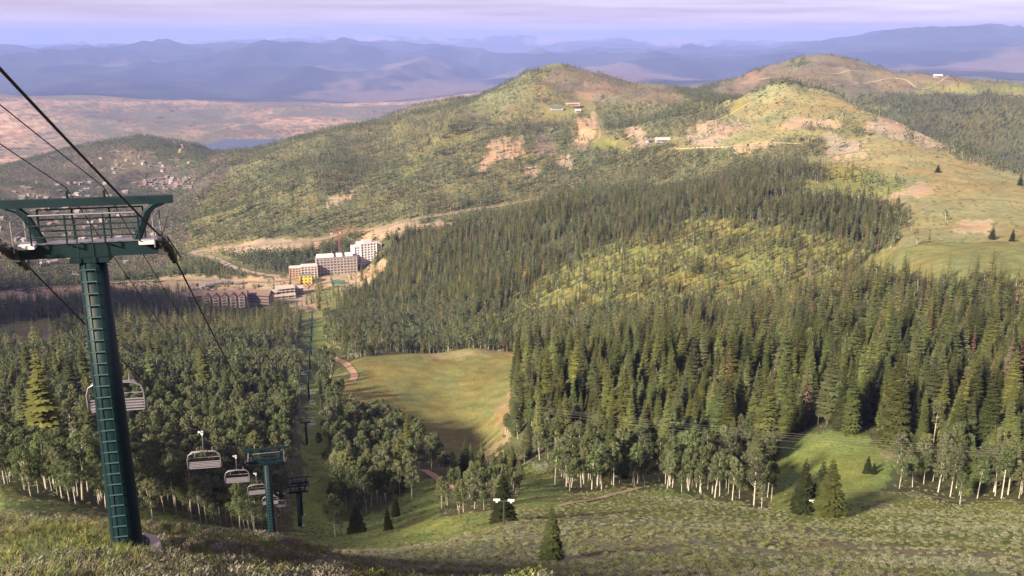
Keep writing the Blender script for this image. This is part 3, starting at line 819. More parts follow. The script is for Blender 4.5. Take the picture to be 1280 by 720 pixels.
# houses of the valley town and of the hill above it
rh = random.Random(5)
M['house_wall'] = mat('house_wall', (.22, .19, .17), .85, noise=(.2, .15)); M['dark_house_wall'] = mat('dark_house_wall', (.15, .115, .095), .85, noise=(.2, .15))
pal = [('house_wall', 'grey_roof'), ('grey_wall', 'town_roof'), ('dark_house_wall', 'red_roof'), ('house_wall', 'town_roof'), ('dark_house_wall', 'grey_roof'), ('house_wall', 'red_roof')]
protos = {}
def town(n, poly, dmin, dmax, label, grp, lo=9, hi=17):
    xs = [q[0] for q in poly]; ys = [q[1] for q in poly]; k = 0; tries = 0
    while k < n and tries < n * 30:
        tries += 1
        x, y = rh.uniform(min(xs), max(xs)), rh.uniform(min(ys), max(ys))
        if not inpoly(np.array([x]), np.array([y]), poly)[0]: continue
        p = ray(x, y, dmin, dmax)
        if p.length > dmax * .98 or any((p.x - a) ** 2 + (p.y - b) ** 2 < (r + 6) ** 2 for a, b, r in SITES): continue
        key = rh.randrange(6)
        if key not in protos:
            wm = MB(); wm.box(0, 0, .5, 1, .72, 1.0); rm = MB(); gable(rm, 0, 0, 1.0, 1, .72, .26, .07)
            wm.box(.62, .1, .3, .3, .4, .6)
            protos[key] = (wm.mesh('house_wall', M[pal[key][0]]), rm.mesh('house_roof', M[pal[key][1]]))
        s = rh.uniform(lo, hi)
        o = empty('house', (p.x, p.y, p.z - 1), rh.uniform(-.6, .9), (s, s * rh.uniform(.8, 1.1), s * rh.uniform(.5, .62)))
        tag(o, ('grey roofed ', 'pale roofed ', 'red roofed ', 'light walled pale roofed ', 'dark walled grey roofed ', 'light walled red roofed ')[key] + label, 'house', grp)
        link(bpy.data.objects.new('wall', protos[key][0]), o); link(bpy.data.objects.new('roof', protos[key][1]), o)
        SITES.append((p.x, p.y, s * .6)); k += 1
town(46, [(175, 236), (180, 226), (236, 221), (248, 230), (240, 238)], 2300, 3600, 'small house in dense rows at the foot of the wooded hill', 'houses at the hill foot', 7, 13)
town(30, [(110, 204), (140, 190), (230, 196), (245, 206), (200, 216), (130, 218)], 2700, 4000, 'small house on the side of the wooded hill', 'houses on the hill', 6, 12)
town(60, [(-30, 335), (-30, 290), (60, 262), (150, 262), (215, 300), (195, 340), (90, 350)], 1500, 2900, 'small house among bushes on the valley floor below the hill', 'houses of the valley town', 8, 14)
town(40, [(-30, 280), (-30, 235), (120, 225), (180, 232), (120, 258)], 2000, 3600, 'small house in the upper valley town below the hill', 'houses of the upper town', 8, 15)
town(9, [(235, 370), (240, 357), (262, 355), (340, 352), (338, 358), (265, 362)], 1150, 1600, 'small pale roofed house between the valley road and the lodge', 'houses by the lodge', 8, 12)

# ------------------------------------------------------------------ chairlift
M['lift_green'] = mat('lift_green', (.0010, .0145, .0205), .55, spec=.3, noise=[(1.2, .18), (14, .1)])  # green paint, made darker to stand in for shade on the tower
M['steel'] = mat('steel', (.27, .255, .29), .38, metal=.55, spec=.5, noise=(6, .1))
M['dark_steel'] = mat('dark_steel', (.035, .037, .042), .55, spec=.4, noise=(5, .2))
M['rope'] = mat('rope', (.030, .028, .034), .6, metal=.3)
M['white_pad'] = mat('white_pad', (.58, .56, .58), .6)
M['slat'] = mat('slat', (.19, .18, .215), .5, noise=(5, .1))
M['cushion'] = mat('cushion', (.10, .09, .12), .7, noise=(6, .2))

t1 = at(160, 683, 34)
T1 = Vector((t1[0], t1[1], 0)).to_2d()
HEAD = R(12.4)
LD = Vector((-math.sin(HEAD), math.cos(HEAD)))              # downhill along the lift
LN = Vector((math.cos(HEAD), math.sin(HEAD)))               # to the right of it
def on_line(s): return T1 + LD * s
GAUGE = 2.48

def lift_tower(s, H, tilt_in, tilt_out, detail, label):
    p = on_line(s); z0 = float(Hg(p.x, p.y))
    o = empty('lift_tower', (p.x, p.y, z0), HEAD); tag(o, label, 'lift tower', 'towers of the green chairlift')
    n = 24 if detail > 1 else 10
    g = M['lift_green']
    m = MB(); m.tube([(0, 0, -2), (0, 0, .0), (0, 0, .35), (0, 0, H * .5), (0, 0, H - .25)], [.6, .56, .545, .50, .45], n); col_ = m.obj('column', g, o, True)
    if detail > 1:
        m = MB(); m.tube([(0, 0, .02), (0, 0, .09)], .78, 24); m.obj('base_flange', g, col_)
        for k in range(10):
            a = 2 * math.pi * k / 10
            m = MB(); m.tube([(.68 * math.cos(a), .68 * math.sin(a), .09), (.68 * math.cos(a), .68 * math.sin(a), .22)], .035, 6); m.obj('anchor_bolt', M['steel'], col_)
    m = MB(); m.tube([(.12, 0, -2.2), (.12, 0, -.15), (.12, 0, .0)], [1.05, 1.05, 1.0], 24); m.obj('footing', M['concrete'], o)
    # main arm
    m = MB(); m.box(0, 0, H, GAUGE * 2 - .35, .42, .50); arm = m.obj('crossarm', g, o)
    m = MB(); m.box(0, 0, H - .32, 1.25, .95, .16); m.obj('column_cap', g, arm)
    if detail > 1:
        m = MB(); m.box(0, 0, H + .262, GAUGE * 2 - .5, .52, .03); m.obj('walkway', M['steel'], arm)
        for sx in (-1, 1):
            m = MB(); m.box(sx * 1.9, -.36, H + .22, .52, .32, .12); m.obj('step_pad', M['white_pad'], arm)
    # lifting frame
    hz = H + 1.62
    m = MB(); m.box(0, 0, hz, 5.6, .22, .27); fr = m.obj('lifting_frame', g, o)
    for sx in (-1, 1):
        m = MB()
        a, b = Vector((sx * 1.5, 0, H + .24)), Vector((sx * 2.05, 0, hz - .12))
        q = [a, a.lerp(b, .75), b + Vector((sx * .10, 0, -.08)), b + Vector((sx * .45, 0, .03))]
        m.tube(q, [.15, .14, .13, .10], 6); m.obj('frame_strut', g, fr)
    # handrails
    if detail:
        for sy, zz in ((-.55, (.55, .95, 1.3)), (.55, (.55, .95, 1.3))):
            for q in zz:
                m = MB(); m.tube([(-1.7, sy, H + q), (1.7, sy, H + q)], .026 if detail > 1 else .04, 6); m.obj('handrail', M['steel'] if sy < 0 and q > 1.2 else g, fr)
            for x in (-1.7, -.6, .6, 1.7):
                m = MB(); m.tube([(x, sy * .5, H + .2), (x, sy, H + .3), (x, sy, H + 1.3)], .03 if detail > 1 else .045, 6); m.obj('rail_post', g, fr)
        for sx in (-1, 1):
            m = MB(); m.tube([(sx * 2.2, -.75, H + .1), (sx * 2.2, -.75, H + 1.15), (sx * 2.2, .75, H + 1.15), (sx * 2.2, .75, H + .1)], .028 if detail > 1 else .05, 6)
            m.tube([(sx * 2.2, -.75, H + .62), (sx * 2.2, .75, H + .62)], .025, 6); m.obj('side_rail', M['steel'], fr)
    # small posts that carry the signal lines
    for x in (-.55, .62):
        m = MB(); m.tube([(x, 0, hz + .1), (x, 0, hz + .38)], .04, 6); m.obj('cable_post', g, fr)
    # sheave trains
    for sx in (-1, 1):
        ti = tilt_in; to = tilt_out; tm = (ti + to) / 2
        dy, dz = math.cos(tm), -math.sin(tm)
        m = MB(); half = 1.5 if detail else 1.3
        m.tube([(sx * GAUGE, -half * dy, H + .12 - half * dz - .30), (sx * GAUGE, 0, H - .12), (sx * GAUGE, half * dy, H + .12 + half * dz - .30)], [.09, .17, .09], 6)
        m.box(sx * (GAUGE - .12), 0, H - .05, .3, .5, .5)
        st = m.obj('sheave_train', M['dark_steel'], o)
        if detail:
            N_ = 6 if detail > 1 else 4
            for k in range(N_):
                q = (k / (N_ - 1) - .5) * 2 * half
                y, z = q * dy, H + .12 + q * dz - .22
                m = MB(); m.tube([(sx * GAUGE - .07, y, z), (sx * GAUGE + .07, y, z)], .2, 14 if detail > 1 else 8); m.obj('sheave', M['dark_steel'], st)
                if detail > 1:
                    m = MB(); m.tube([(sx * GAUGE - .09, y, z), (sx * GAUGE + .09, y, z)], .07, 8); m.obj('hub', M['steel'], st)
            if detail > 1:
                m = MB(); m.tube([(sx * (GAUGE + .1), -half * dy * 1.05, H + .12 - half * dz - .1), (sx * (GAUGE + .28), -half * dy * 1.05, H + .12 - half * dz + .45)], .03, 5)
                m.tube([(sx * (GAUGE + .22), half * dy, H - .1 + half * dz), (sx * (GAUGE + .22), -half * dy, H - .1 - half * dz)], .025, 5); m.obj('rope_catcher', M['dark_steel'], st)
    # ladder on the uphill side
    if detail:
        m = MB()
        for sx in (-.30, .18):
            m.tube([(sx, -.62, .5), (sx, -.535, H - .4), (sx, -.5, H + 1.15)], .022 if detail > 1 else .03, 5)
        lad = m.obj('ladder', g, o)
        nr_ = int((H - .9) / .42)
        if detail > 1:
            base = MB(); base.tube([(-.30, 0, 0), (.18, 0, 0)], .028, 6); bm_ = base.mesh('rung', M['steel_teal'])
            for k in range(nr_):
                z = .8 + k * .42; y = -.62 + .085 * z / H
                r_ = link(bpy.data.objects.new('rung', bm_), lad); r_.location = (0, y, z)
        else:
            m = MB()
            for k in range(nr_): m.tube([(-.30, -.6, .8 + k * .42), (.18, -.6, .8 + k * .42)], .03, 4)
            m.obj('rungs', M['steel_teal'], lad)
    return o
M['steel_teal'] = mat('steel_teal', (.02, .065, .07), .5, spec=.5)

SPEC = [(0, (120, 310, 34), 2), (78, (322, 577, None), 1), (180, (374, 629, None), 1), (196, (381, 622, None), 1), (318, (384, 577, None), 1),
        (440, 15, 1), (560, 15, 1), (680, 15, 1), (790, 15, 1), (890, 14, 0), (985, 14, 0), (1075, 13, 0)]
TW = []
for s, q, dt in SPEC:
    p = on_line(s); g0 = float(Hg(p.x, p.y)); d = p.length
    if isinstance(q, tuple):
        H = float(at(q[0], q[1], d)[2]) - g0
        H = min(max(H, 9.5), 17)
    else: H = q
    TW.append([s, g0 + H, H, dt, p])
# rope heights at the sheaves, tilt of the trains
UP = (-70, 24.2)
zs = [UP] + [(t[0], t[1]) for t in TW] + [(1130, TW[-1][1] - 14)]
LBL = ['tall dark green lift tower with ladder and railed crossarm on the near knoll',
       'green lift tower just beyond the knoll, two empty chairs hanging on its uphill side',
       'green lift tower of a close pair, the one nearer the knoll', 'green lift tower of a close pair, the farther one down the line',
       'slim green lift tower between aspens below the close pair'] + ['small distant green lift tower in the strip cut through the aspens'] * 7
for i, (s, zt, H, dt, p) in enumerate(TW):
    a, b, c = zs[i], zs[i + 1], zs[i + 2]
    lift_tower(s, H, math.atan((a[1] - b[1]) / (b[0] - a[0])), math.atan((b[1] - c[1]) / (c[0] - b[0])), dt, LBL[i])
def rope_z(s):
    for a, b in zip(zs[:-1], zs[1:]):
        if a[0] <= s <= b[0]:
            t = (s - a[0]) / (b[0] - a[0]); span = b[0] - a[0]
            return a[1] + (b[1] - a[1]) * t - 4 * t * (1 - t) * min(span * span * .00018, 2.2) + .07
    return zs[-1][1]
def line_obj(name, off, dz, r, label, cat, s0=-70, s1=1130, group=None, fun=None):
    m = MB(); pts = []
    s = s0
    while s <= s1:
        p = on_line(s) + LN * off
        pts.append((p.x, p.y, (fun or rope_z)(s) + dz)); s += 2.5 if s < 120 else 12
    m.tube(pts, r, 6); o = m.obj(name, M['rope'], smooth=True); tag(o, label, cat, group); return o
line_obj('haul_rope', -GAUGE, 0, .034, 'dark haul rope on the side of the lift that carries the near chairs', 'cable')
line_obj('haul_rope', GAUGE, 0, .034, 'dark haul rope on the side of the lift without near chairs', 'cable')
zt1 = TW[0][1]
for x, nm in ((-.55, 'thin signal line over the crossarm frame, beside the chairs rope'), (.62, 'thin signal line over the crossarm frame, beside the empty rope')):
    def fz(s):
        z = rope_z(s); return z + 2.05 - max(0, -s) / 70 * 3.7
    line_obj('signal_cable', x, 0, .017, nm, 'cable', -70, 330, fun=fz)

def chair_parts():
    """origin at the rope grip"""
    P = {}
    m = MB(); m.box(0, 0, .0, .16, .42, .14); m.box(-.12, 0, .1, .34, .16, .1); P['grip'] = (m, 'white_pad')
    m = MB(); m.tube([(0, 0, -.03), (0, .0, -.35), (0, -.05, -1.55)], [.045, .04, .045], 8); P['hanger'] = (m, 'steel')
    m = MB()
    w = 1.16; top = -1.62; bot = -3.18
    loop = [(-w, .10, bot + .1), (-w, .02, bot + .6), (-w, -.05, top - .55), (-w + .10, -.05, top - .18), (-w + .38, -.05, top - .0), (0, -.05, top + .04), (w - .38, -.05, top), (w - .10, -.05, top - .18), (w, -.05, top - .55), (w, .02, bot + .6), (w, .10, bot + .1)]
    m.tube(loop, .042, 8)
    m.tube([(-.95, -.05, top - .04), (-.8, -.05, top + .1), (.8, -.05, top + .1), (.95, -.05, top - .04)], .03, 6)
    m.tube([(-w, .1, bot + .1), (-w, .62, bot + .12)], .035, 6); m.tube([(w, .1, bot + .1), (w, .62, bot + .12)], .035, 6)
    P['bail_frame'] = (m, 'steel')
    m = MB(); m.tube([(.62, -.05, top + .42), (.62, -.05, top + .05)], .035, 6); m.tube([(-.62, -.05, top + .05), (-.62, -.05, top - .4)], .03, 6); m.box(0, -.05, top + .1, .5, .12, .12); P['damper'] = (m, 'steel')
    sl = []
    for k in range(4): sl.append((0, .16 + k * .145, bot + .10 + .01 * k, 2.2, .085, .04))
    bk = []
    for k in range(4): bk.append((0, .10 - k * .02, bot + .26 + k * .145, 2.24, .04, .055))
    m = MB(); m.tube([(-1.1, .2, bot + .9), (-1.05, .75, bot + .72), (1.05, .75, bot + .72), (1.1, .2, bot + .9)], .024, 6); P['safety_bar'] = (m, 'steel')
    return P, sl, bk
CP_, SL_, BK_ = chair_parts()
CM = {k: v[0].mesh(k, M[v[1]], k in ('bail_frame', 'hanger', 'safety_bar')) for k, v in CP_.items()}
m = MB(); m.box(0, 0, 0, 2.2, .085, .04); SLM = m.mesh('seat_slat', M['slat'])
m = MB(); m.box(0, 0, 0, 2.24, .04, .055); BKM = m.mesh('back_slat', M['slat'])
m = MB(); m.box(0, 0, 0, 2.06, .03, .42); CUM = m.mesh('backrest', M['cushion'])
far = MB()
for k, v in CP_.items():
    b0 = len(far.v); far.v += v[0].v; far.c += [None] * len(v[0].v); far.f += [tuple(i + b0 for i in f) for f in v[0].f]; far.m += v[0].m
for x in SL_ + BK_: far.box(*x)
FARM = far.mesh('lift_chair', M['steel'])
def chair(s, side, label, grp, swing=0):
    p = on_line(s) + LN * GAUGE * side
    z = rope_z(s); d = p.length
    if d > 320:
        o = link(bpy.data.objects.new('lift_chair', FARM))
    else:
        o = empty('lift_chair')
        for k, me_ in CM.items():
            if k not in ('bail_frame',): link(bpy.data.objects.new(k, me_), o)
        bf = link(bpy.data.objects.new('bail_frame', CM['bail_frame']), o)
        for x in SL_: q = link(bpy.data.objects.new('seat_slat', SLM), o); q.location = x[:3]
        for x in BK_: q = link(bpy.data.objects.new('back_slat', BKM), o); q.location = x[:3]
        q = link(bpy.data.objects.new('backrest', CUM), o); q.location = (0, .115, -3.18 + .47)
    o.scale = (1.14, 1.1, 1.05); o.location = (p.x, p.y, z); o.rotation_euler = (0, swing, HEAD + (math.pi if side > 0 else 0))
    tag(o, label, 'lift chair', grp); return o
CH = [(12.5, 'empty metal lift chair half hidden behind the tall near tower'), (41, 'empty metal lift chair hanging in the open between the two nearest towers'),
      (66, 'empty metal lift chair hanging right beside the crossarm of the second tower')]
for s, lb in CH: chair(s, -1, lb, 'empty lift chairs', .02)
s = 91
while s < 520:
    d = on_line(s).length
    lb = 'small empty lift chair beyond the second tower, on the rope of the near chairs' if d < 300 else 'tiny lift chair far down the line on the rope of the near chairs'
    chair(s, -1, lb, 'empty lift chairs'); s += 25 if s < 150 else 50
s = 330
while s < 420:
    d = on_line(s).length
    lb = 'small empty lift chair beyond the second tower, on the returning rope' if d < 300 else 'tiny lift chair far down the line on the returning rope'
    chair(s, 1, lb, 'empty lift chairs'); s += 25

# two slim T shaped towers of another lift, on the open slope
def t_tower(px, py, ptop, dd, label):
    p = ray(px, py, 60, 260)
    d = p.to_2d().length
    H = max(3.5, float(at(px, ptop, d)[2]) - p.z)
    o = empty('surface_lift_tower', p, R(-4)); tag(o, label, 'lift tower', 'slim T shaped lift towers')
    m = MB(); m.tube([(0, 0, -1), (0, 0, H)], [.17, .13], 10); m.obj('post', M['dark_steel'], o)
    w = 15 * d / F
    m = MB(); m.box(0, 0, H + .08, w * 2, .16, .16); a_ = m.obj('crossarm', M['dark_steel'], o)
    for sx, w_ in ((-1, .95), (1, .95)):
        m = MB(); m.box(sx * w * .66, 0, H + .27, w * .62, .34, .2); m.box(sx * w * .66, 0, H + .02, .3, .3, .3); m.obj('sheave_cover', M['white_pad'], a_)
    SITES.append((p.x, p.y, 1.0))
t_tower(630, 655, 627, 130, 'slim T shaped lift tower with white sheave covers before a lone fir')
t_tower(1024, 645, 629, 200, 'slim T shaped lift tower with white sheave covers before the trio of firs')

# wires across the hollow
M['pole_wood'] = mat('pole_wood', (.13, .09, .07), .9, noise=(3, .2))
M['wire'] = mat('wire', (.30, .29, .29), .5, metal=.4)
A = [Vector([float(q) for q in at(671, 507, 318)]), Vector([float(q) for q in at(1370, 566, 265)])]
for i, e in enumerate(A):
    g0 = float(Hg(e.x, e.y)); H = max(e.z - g0 + .6, 8)
    o = empty('utility_pole', (e.x, e.y, g0), R(5)); tag(o, ['brown utility pole among the aspens beside the knoll meadow', 'brown utility pole at the far end of the wires beyond the hollow'][i], 'pole')
    m = MB(); m.tube([(0, 0, -1), (0, 0, H)], [.2, .14], 10); m.obj('post', M['pole_wood'], o)
    m = MB(); m.box(0, 0, H - .5, .16, 3.6, .2); m.box(0, 0, H - 3, .16, 3.2, .2); m.obj('crossarm', M['pole_wood'], o)
for k, (dy, dz) in enumerate(((-1.5, 0), (-.5, -.9), (.5, -1.9), (1.5, -3.2), (0, -4.6))):
    pts = []
    for q in range(33):
        t = q / 32; p = A[0].lerp(A[1], t); pts.append((p.x, p.y + dy, p.z + dz - 4 * t * (1 - t) * (1.5 + .25 * k)))
    m = MB(); m.tube(pts, .016, 5)
    tag(m.obj('overhead_wire', M['wire']), 'thin overhead wire strung across the grassy hollow before the conifers', 'wire', 'wires across the hollow')
# ------------------------------------------------------------------ trees: shapes
def vary(c, a, r):
    v = 1 + r.uniform(-a, a); w = r.uniform(-a, a) * .22
    return (max(.004, c[0] * v * (1 + w)), max(.004, c[1] * v), max(.004, c[2] * v * (1 - w)))

def conifer_shape(seed, whorls, per, kites, Rr=.15, start=.08, col=(.050, .074, .030), sparse=0, thin=1.0):
    """crown of a conifer one unit tall: drooping sprays in whorls"""
    r = random.Random(seed); m = MB()
    lean = r.uniform(-.012, .012)
    for i in range(whorls):
        z = start + (0.985 - start) * (max(0, i + r.uniform(-.3, .3)) / whorls) ** .93
        z = min(max(z, start), .985)
        taper = (1 - z) ** .82
        ln0 = Rr * (taper * 1.05 + .03) * (1 if z > start + .08 else .8)
        n = max(3, int(per * (.55 + .45 * taper)))
        a0 = r.uniform(0, 6.28)
        for j in range(n):
            if r.random() < sparse: continue
            a = a0 + 6.283 * j / n + r.uniform(-.25, .25)
            ln = ln0 * r.uniform(.68, 1.2)
            droop = -.45 + .75 * z + r.uniform(-.15, .15)
            zb = z + r.uniform(-.012, .012)
            c = vary(col, .28, r)
            for k in range(kites):
                off = (k - (kites - 1) / 2) * .42
                aa = a + off; l2 = ln * (1 - .22 * abs(off)); w = l2 * (.30 if kites > 1 else .42) * thin
                b = Vector((lean * zb + .15 * l2 * math.cos(a) * (k != (kites - 1) / 2), .15 * l2 * math.sin(a) * (k != (kites - 1) / 2), zb))
                dr = Vector((math.cos(aa), math.sin(aa), droop * .62)); sd = Vector((-math.sin(aa), math.cos(aa), 0))
                mid = b + dr * l2 * .55 + Vector((0, 0, .06 * l2)); tip = b + dr * l2 + Vector((0, 0, -.10 * l2))
                lo = Vector((0, 0, -.16 * l2))
                m.tri(b, mid + sd * w + lo, tip, 0, c); m.tri(b, tip, mid - sd * w + lo, 0, vary(c, .12, r))
    # leader
    m.tri((lean - .006, 0, .95), (lean + .006, 0, .95), (lean, 0, 1.02), 0, col)
    return m
def trunk_shape(r0=.013, h=.96, n=6, m_=0):
    m = MB(); m.tube([(0, 0, -.03), (0, 0, .03), (0, 0, h * .5), (0, 0, h)], [r0 * 1.25, r0, r0 * .6, r0 * .1], n, m_); return m

def aspen_shape(seed, clumps, leaves, size, col=(.085, .108, .046), top=.40, wid=.185):
    """crown of an aspen one unit tall, and its trunk with limbs"""
    r = random.Random(seed); m = MB(); tr = MB()
    bx, by = r.uniform(-.08, .08), r.uniform(-.08, .08)
    sp = [(0, 0, -.03), (bx * .2, by * .2, .25), (bx * .7, by * .7, .55), (bx, by, .92)]
    tr.tube(sp, [.0135, .011, .0075, .002], 7)
    for i in range(clumps):
        z = top + (0.97 - top) * r.random() ** .85
        u_ = (z - top) / (1 - top)
        rad = wid * math.sin(math.pi * min(.97, .18 + .80 * u_)) ** .7 * r.uniform(.45, 1.0)
        a = r.uniform(0, 6.283)
        c = Vector((bx * z + rad * math.cos(a), by * z + rad * math.sin(a), z))
        cr_ = r.uniform(.036, .072) * (1.15 - .3 * u_)
        cc_ = vary(col, .18, r)
        if i % 3 == 0:
            zz = max(.2, z - rad * .9)
            tr.tube([(bx * zz, by * zz, zz), (c.x * .6 + bx * zz * .4, c.y * .6 + by * zz * .4, (z + zz) / 2), tuple(c)], [.0032, .0022, .001], 4)
        for k in range(leaves):
            n = Vector((r.gauss(0, 1), r.gauss(0, 1), r.gauss(.35, 1))).normalized()
            p = c + Vector((n.x, n.y, n.z * .8)) * cr_ * r.uniform(.55, 1.1)
            nn = (n + Vector((r.uniform(-.55, .55), r.uniform(-.55, .55), r.uniform(-.3, .6)))).normalized()
            e1 = nn.orthogonal().normalized(); e1 = (Matrix.Rotation(r.uniform(0, 6.28), 3, nn) @ e1); e2 = nn.cross(e1)
            s1, s2 = size * r.uniform(.6, 1.25), size * r.uniform(.5, 1.0)
            cl_ = vary(cc_, .22, r)
            m.quad(p - e1 * s1, p - e2 * s2, p + e1 * s1, p + e2 * s2, 0, cl_)
    return m, tr

def join(parts):
    o = MB()
    for mb, mi in parts:
        b0 = len(o.v); o.v += mb.v; o.c += mb.c; o.f += [tuple(i + b0 for i in f) for f in mb.f]; o.m += [mi] * len(mb.f)
    return o

CONS = [(.085, .105, .038), (.074, .094, .040), (.098, .112, .040), (.088, .100, .048), (.105, .114, .036)]
NEAR_C = []
for k in range(6):
    sh = conifer_shape(100 + k, 30 + 2 * (k % 3), 10, 3, (.155, .175, .19, .16, .18, .145)[k], (.05, .10, .06, .16, .04, .13)[k], CONS[k % 5])
    NEAR_C.append((trunk_shape(), sh))
MID_C = [join([(trunk_shape(.014, .9, 4), 1), (conifer_shape(200 + k, 17, 7, 1, (.14, .155, .17, .125, .15, .16)[k], (.08, .12, .06, .15, .1, .07)[k], (CONS + [(.135, .125, .045)])[k]), 0)]) for k in range(6)]
FAR_C = [join([(conifer_shape(300 + k, 8, 5, 1, (.17, .19, .16)[k], .04, CONS[k], thin=1.25), 0)]) for k in range(3)]
RED = (.20, .115, .080); GREY = (.22, .19, .185)
DEADS = [(trunk_shape(.012), conifer_shape(400, 26, 8, 2, .11, .12, RED, .35, .7)), (trunk_shape(.012), conifer_shape(401, 22, 7, 1, .10, .15, GREY, .35, .45)), (trunk_shape(.012), conifer_shape(402, 24, 8, 2, .12, .08, (.17, .12, .10), .3, .6))]
DEAD_M = [join([(trunk_shape(.013, .95, 4), 1), (conifer_shape(410 + k, 13, 5, 1, .10, .12, (RED, GREY, (.24, .14, .09))[k], .3, .7), 0)]) for k in range(3)]
ASPC = [(.118, .140, .074), (.108, .134, .064), (.126, .140, .082), (.100, .132, .060), (.132, .146, .070)]
NEAR_A = [aspen_shape(500 + k, 60, 62, .0125, ASPC[k], (.40, .46, .36, .50, .42)[k], (.175, .15, .185, .145, .165)[k]) for k in range(5)]
MID_A = []
for k in range(4):
    c_, t_ = aspen_shape(520 + k, 30, 16, .026, ASPC[k], (.34, .40, .36, .42)[k], (.21, .19, .2, .22)[k]); MID_A.append(join([(t_, 1), (c_, 0)]))
FAR_A = []
for k in range(3):
    c_, t_ = aspen_shape(540 + k, 14, 7, .055, ASPC[k], .22, .24); t2 = MB(); t2.tube([(0, 0, -.02), (0, 0, .6)], [.014, .008], 4); FAR_A.append(join([(t2, 1), (c_, 0)]))
FINE_A = [aspen_shape(560 + k, 60, 95, .0095, ASPC[k + 1], (.36, .44, .40)[k], (.20, .18, .21)[k]) for k in range(3)]
ME_AF = [(t.mesh('trunk', M['aspen_bark']), c.mesh('crown', M['leaves'])) for c, t in FINE_A]
ME_C = [(t.mesh('trunk', M['bark']), c.mesh('crown', M['needles'])) for t, c in NEAR_C]
ME_D = [(t.mesh('trunk', M['bark']), c.mesh('crown', M['deadwood'])) for t, c in DEADS]
ME_A = [(t.mesh('trunk', M['aspen_bark']), c.mesh('crown', M['leaves'])) for c, t in NEAR_A]

# ------------------------------------------------------------------ scattering on points (for what nobody could count)
def scatter(name, meshes, P, sc, rz, idx, label, kind='stuff'):
    if len(P) == 0: return None
    cl = bpy.data.collections.new(name + '_shapes')
    for k, me_ in enumerate(meshes):
        cl.objects.link(bpy.data.objects.new('%s_shape_%02d' % (name, k), me_))
    me = bpy.data.meshes.new(name)
    me.vertices.add(len(P)); me.vertices.foreach_set('co', np.asarray(P, np.float32).ravel())
    a = me.attributes.new('size', 'FLOAT_VECTOR', 'POINT'); a.data.foreach_set('vector', np.asarray(sc, np.float32).ravel())
    a = me.attributes.new('turn', 'FLOAT_VECTOR', 'POINT')
    rot = np.asarray(rz, np.float32)
    if rot.ndim == 1: rot = np.stack([rng.normal(0, .025, len(rot)), rng.normal(0, .025, len(rot)), rot], -1)
    a.data.foreach_set('vector', rot.astype(np.float32).ravel())
    a = me.attributes.new('which', 'INT', 'POINT'); a.data.foreach_set('value', np.asarray(idx, np.int32))
    o = link(bpy.data.objects.new(name, me)); tag(o, label, None, None, kind)
    g = bpy.data.node_groups.new(name, 'GeometryNodeTree')
    g.interface.new_socket('Geometry', in_out='INPUT', socket_type='NodeSocketGeometry'); g.interface.new_socket('Geometry', in_out='OUTPUT', socket_type='NodeSocketGeometry')
    N = g.nodes; i_ = N.new('NodeGroupInput'); o_ = N.new('NodeGroupOutput'); ip = N.new('GeometryNodeInstanceOnPoints'); ci = N.new('GeometryNodeCollectionInfo')
    ci.inputs['Collection'].default_value = cl; ci.inputs['Separate Children'].default_value = True; ci.inputs['Reset Children'].default_value = True
    def na(n, t):
        x = N.new('GeometryNodeInputNamedAttribute'); x.data_type = t; x.inputs['Name'].default_value = n; return x.outputs['Attribute']
    er = N.new('FunctionNodeEulerToRotation')
    l = g.links.new
    l(i_.outputs[0], ip.inputs['Points']); l(ci.outputs[0], ip.inputs['Instance']); ip.inputs['Pick Instance'].default_value = True
    l(na('which', 'INT'), ip.inputs['Instance Index']); l(na('turn', 'FLOAT_VECTOR'), er.inputs[0]); l(er.outputs[0], ip.inputs['Rotation']); l(na('size', 'FLOAT_VECTOR'), ip.inputs['Scale'])
    l(ip.outputs[0], o_.inputs[0])
    md = o.modifiers.new('scatter', 'NODES'); md.node_group = g
    return o

_rp = np.array(ROADPTS + [(a, b, r) for a, b, r in SITES] + [(*on_line(s), 3.0) for s in range(0, 1090, 6)])
def clear_of(X, Y, pad):
    ok = np.ones(len(X), bool)
    dd = np.hypot(X, Y)
    order = np.hypot(_rp[:, 0], _rp[:, 1])
    for i in range(0, len(_rp)):
        x, y, r = _rp[i]
        m = np.abs(X - x) < r + pad
        if m.any():
            k = np.nonzero(m)[0]; q = (X[k] - x) ** 2 + (Y[k] - y) ** 2 < (r + pad) ** 2
            ok[k[q]] = False
    return ok

def cand(d0, d1, sp, amax=R(33.5)):
    n = int(2 * d1 * math.sin(amax) / sp); k = int((d1) / sp)
    gx, gy = np.meshgrid((np.arange(n) - n / 2) * sp, np.arange(k) * sp)
    gx = gx.ravel() + rng.uniform(-.47, .47, gx.size) * sp; gy = gy.ravel() + rng.uniform(-.47, .47, gy.size) * sp
    d = np.hypot(gx, gy); a = np.abs(np.arctan2(gx, gy))
    m = (d >= d0) & (d < d1) & (a < amax)
    return gx[m], gy[m]

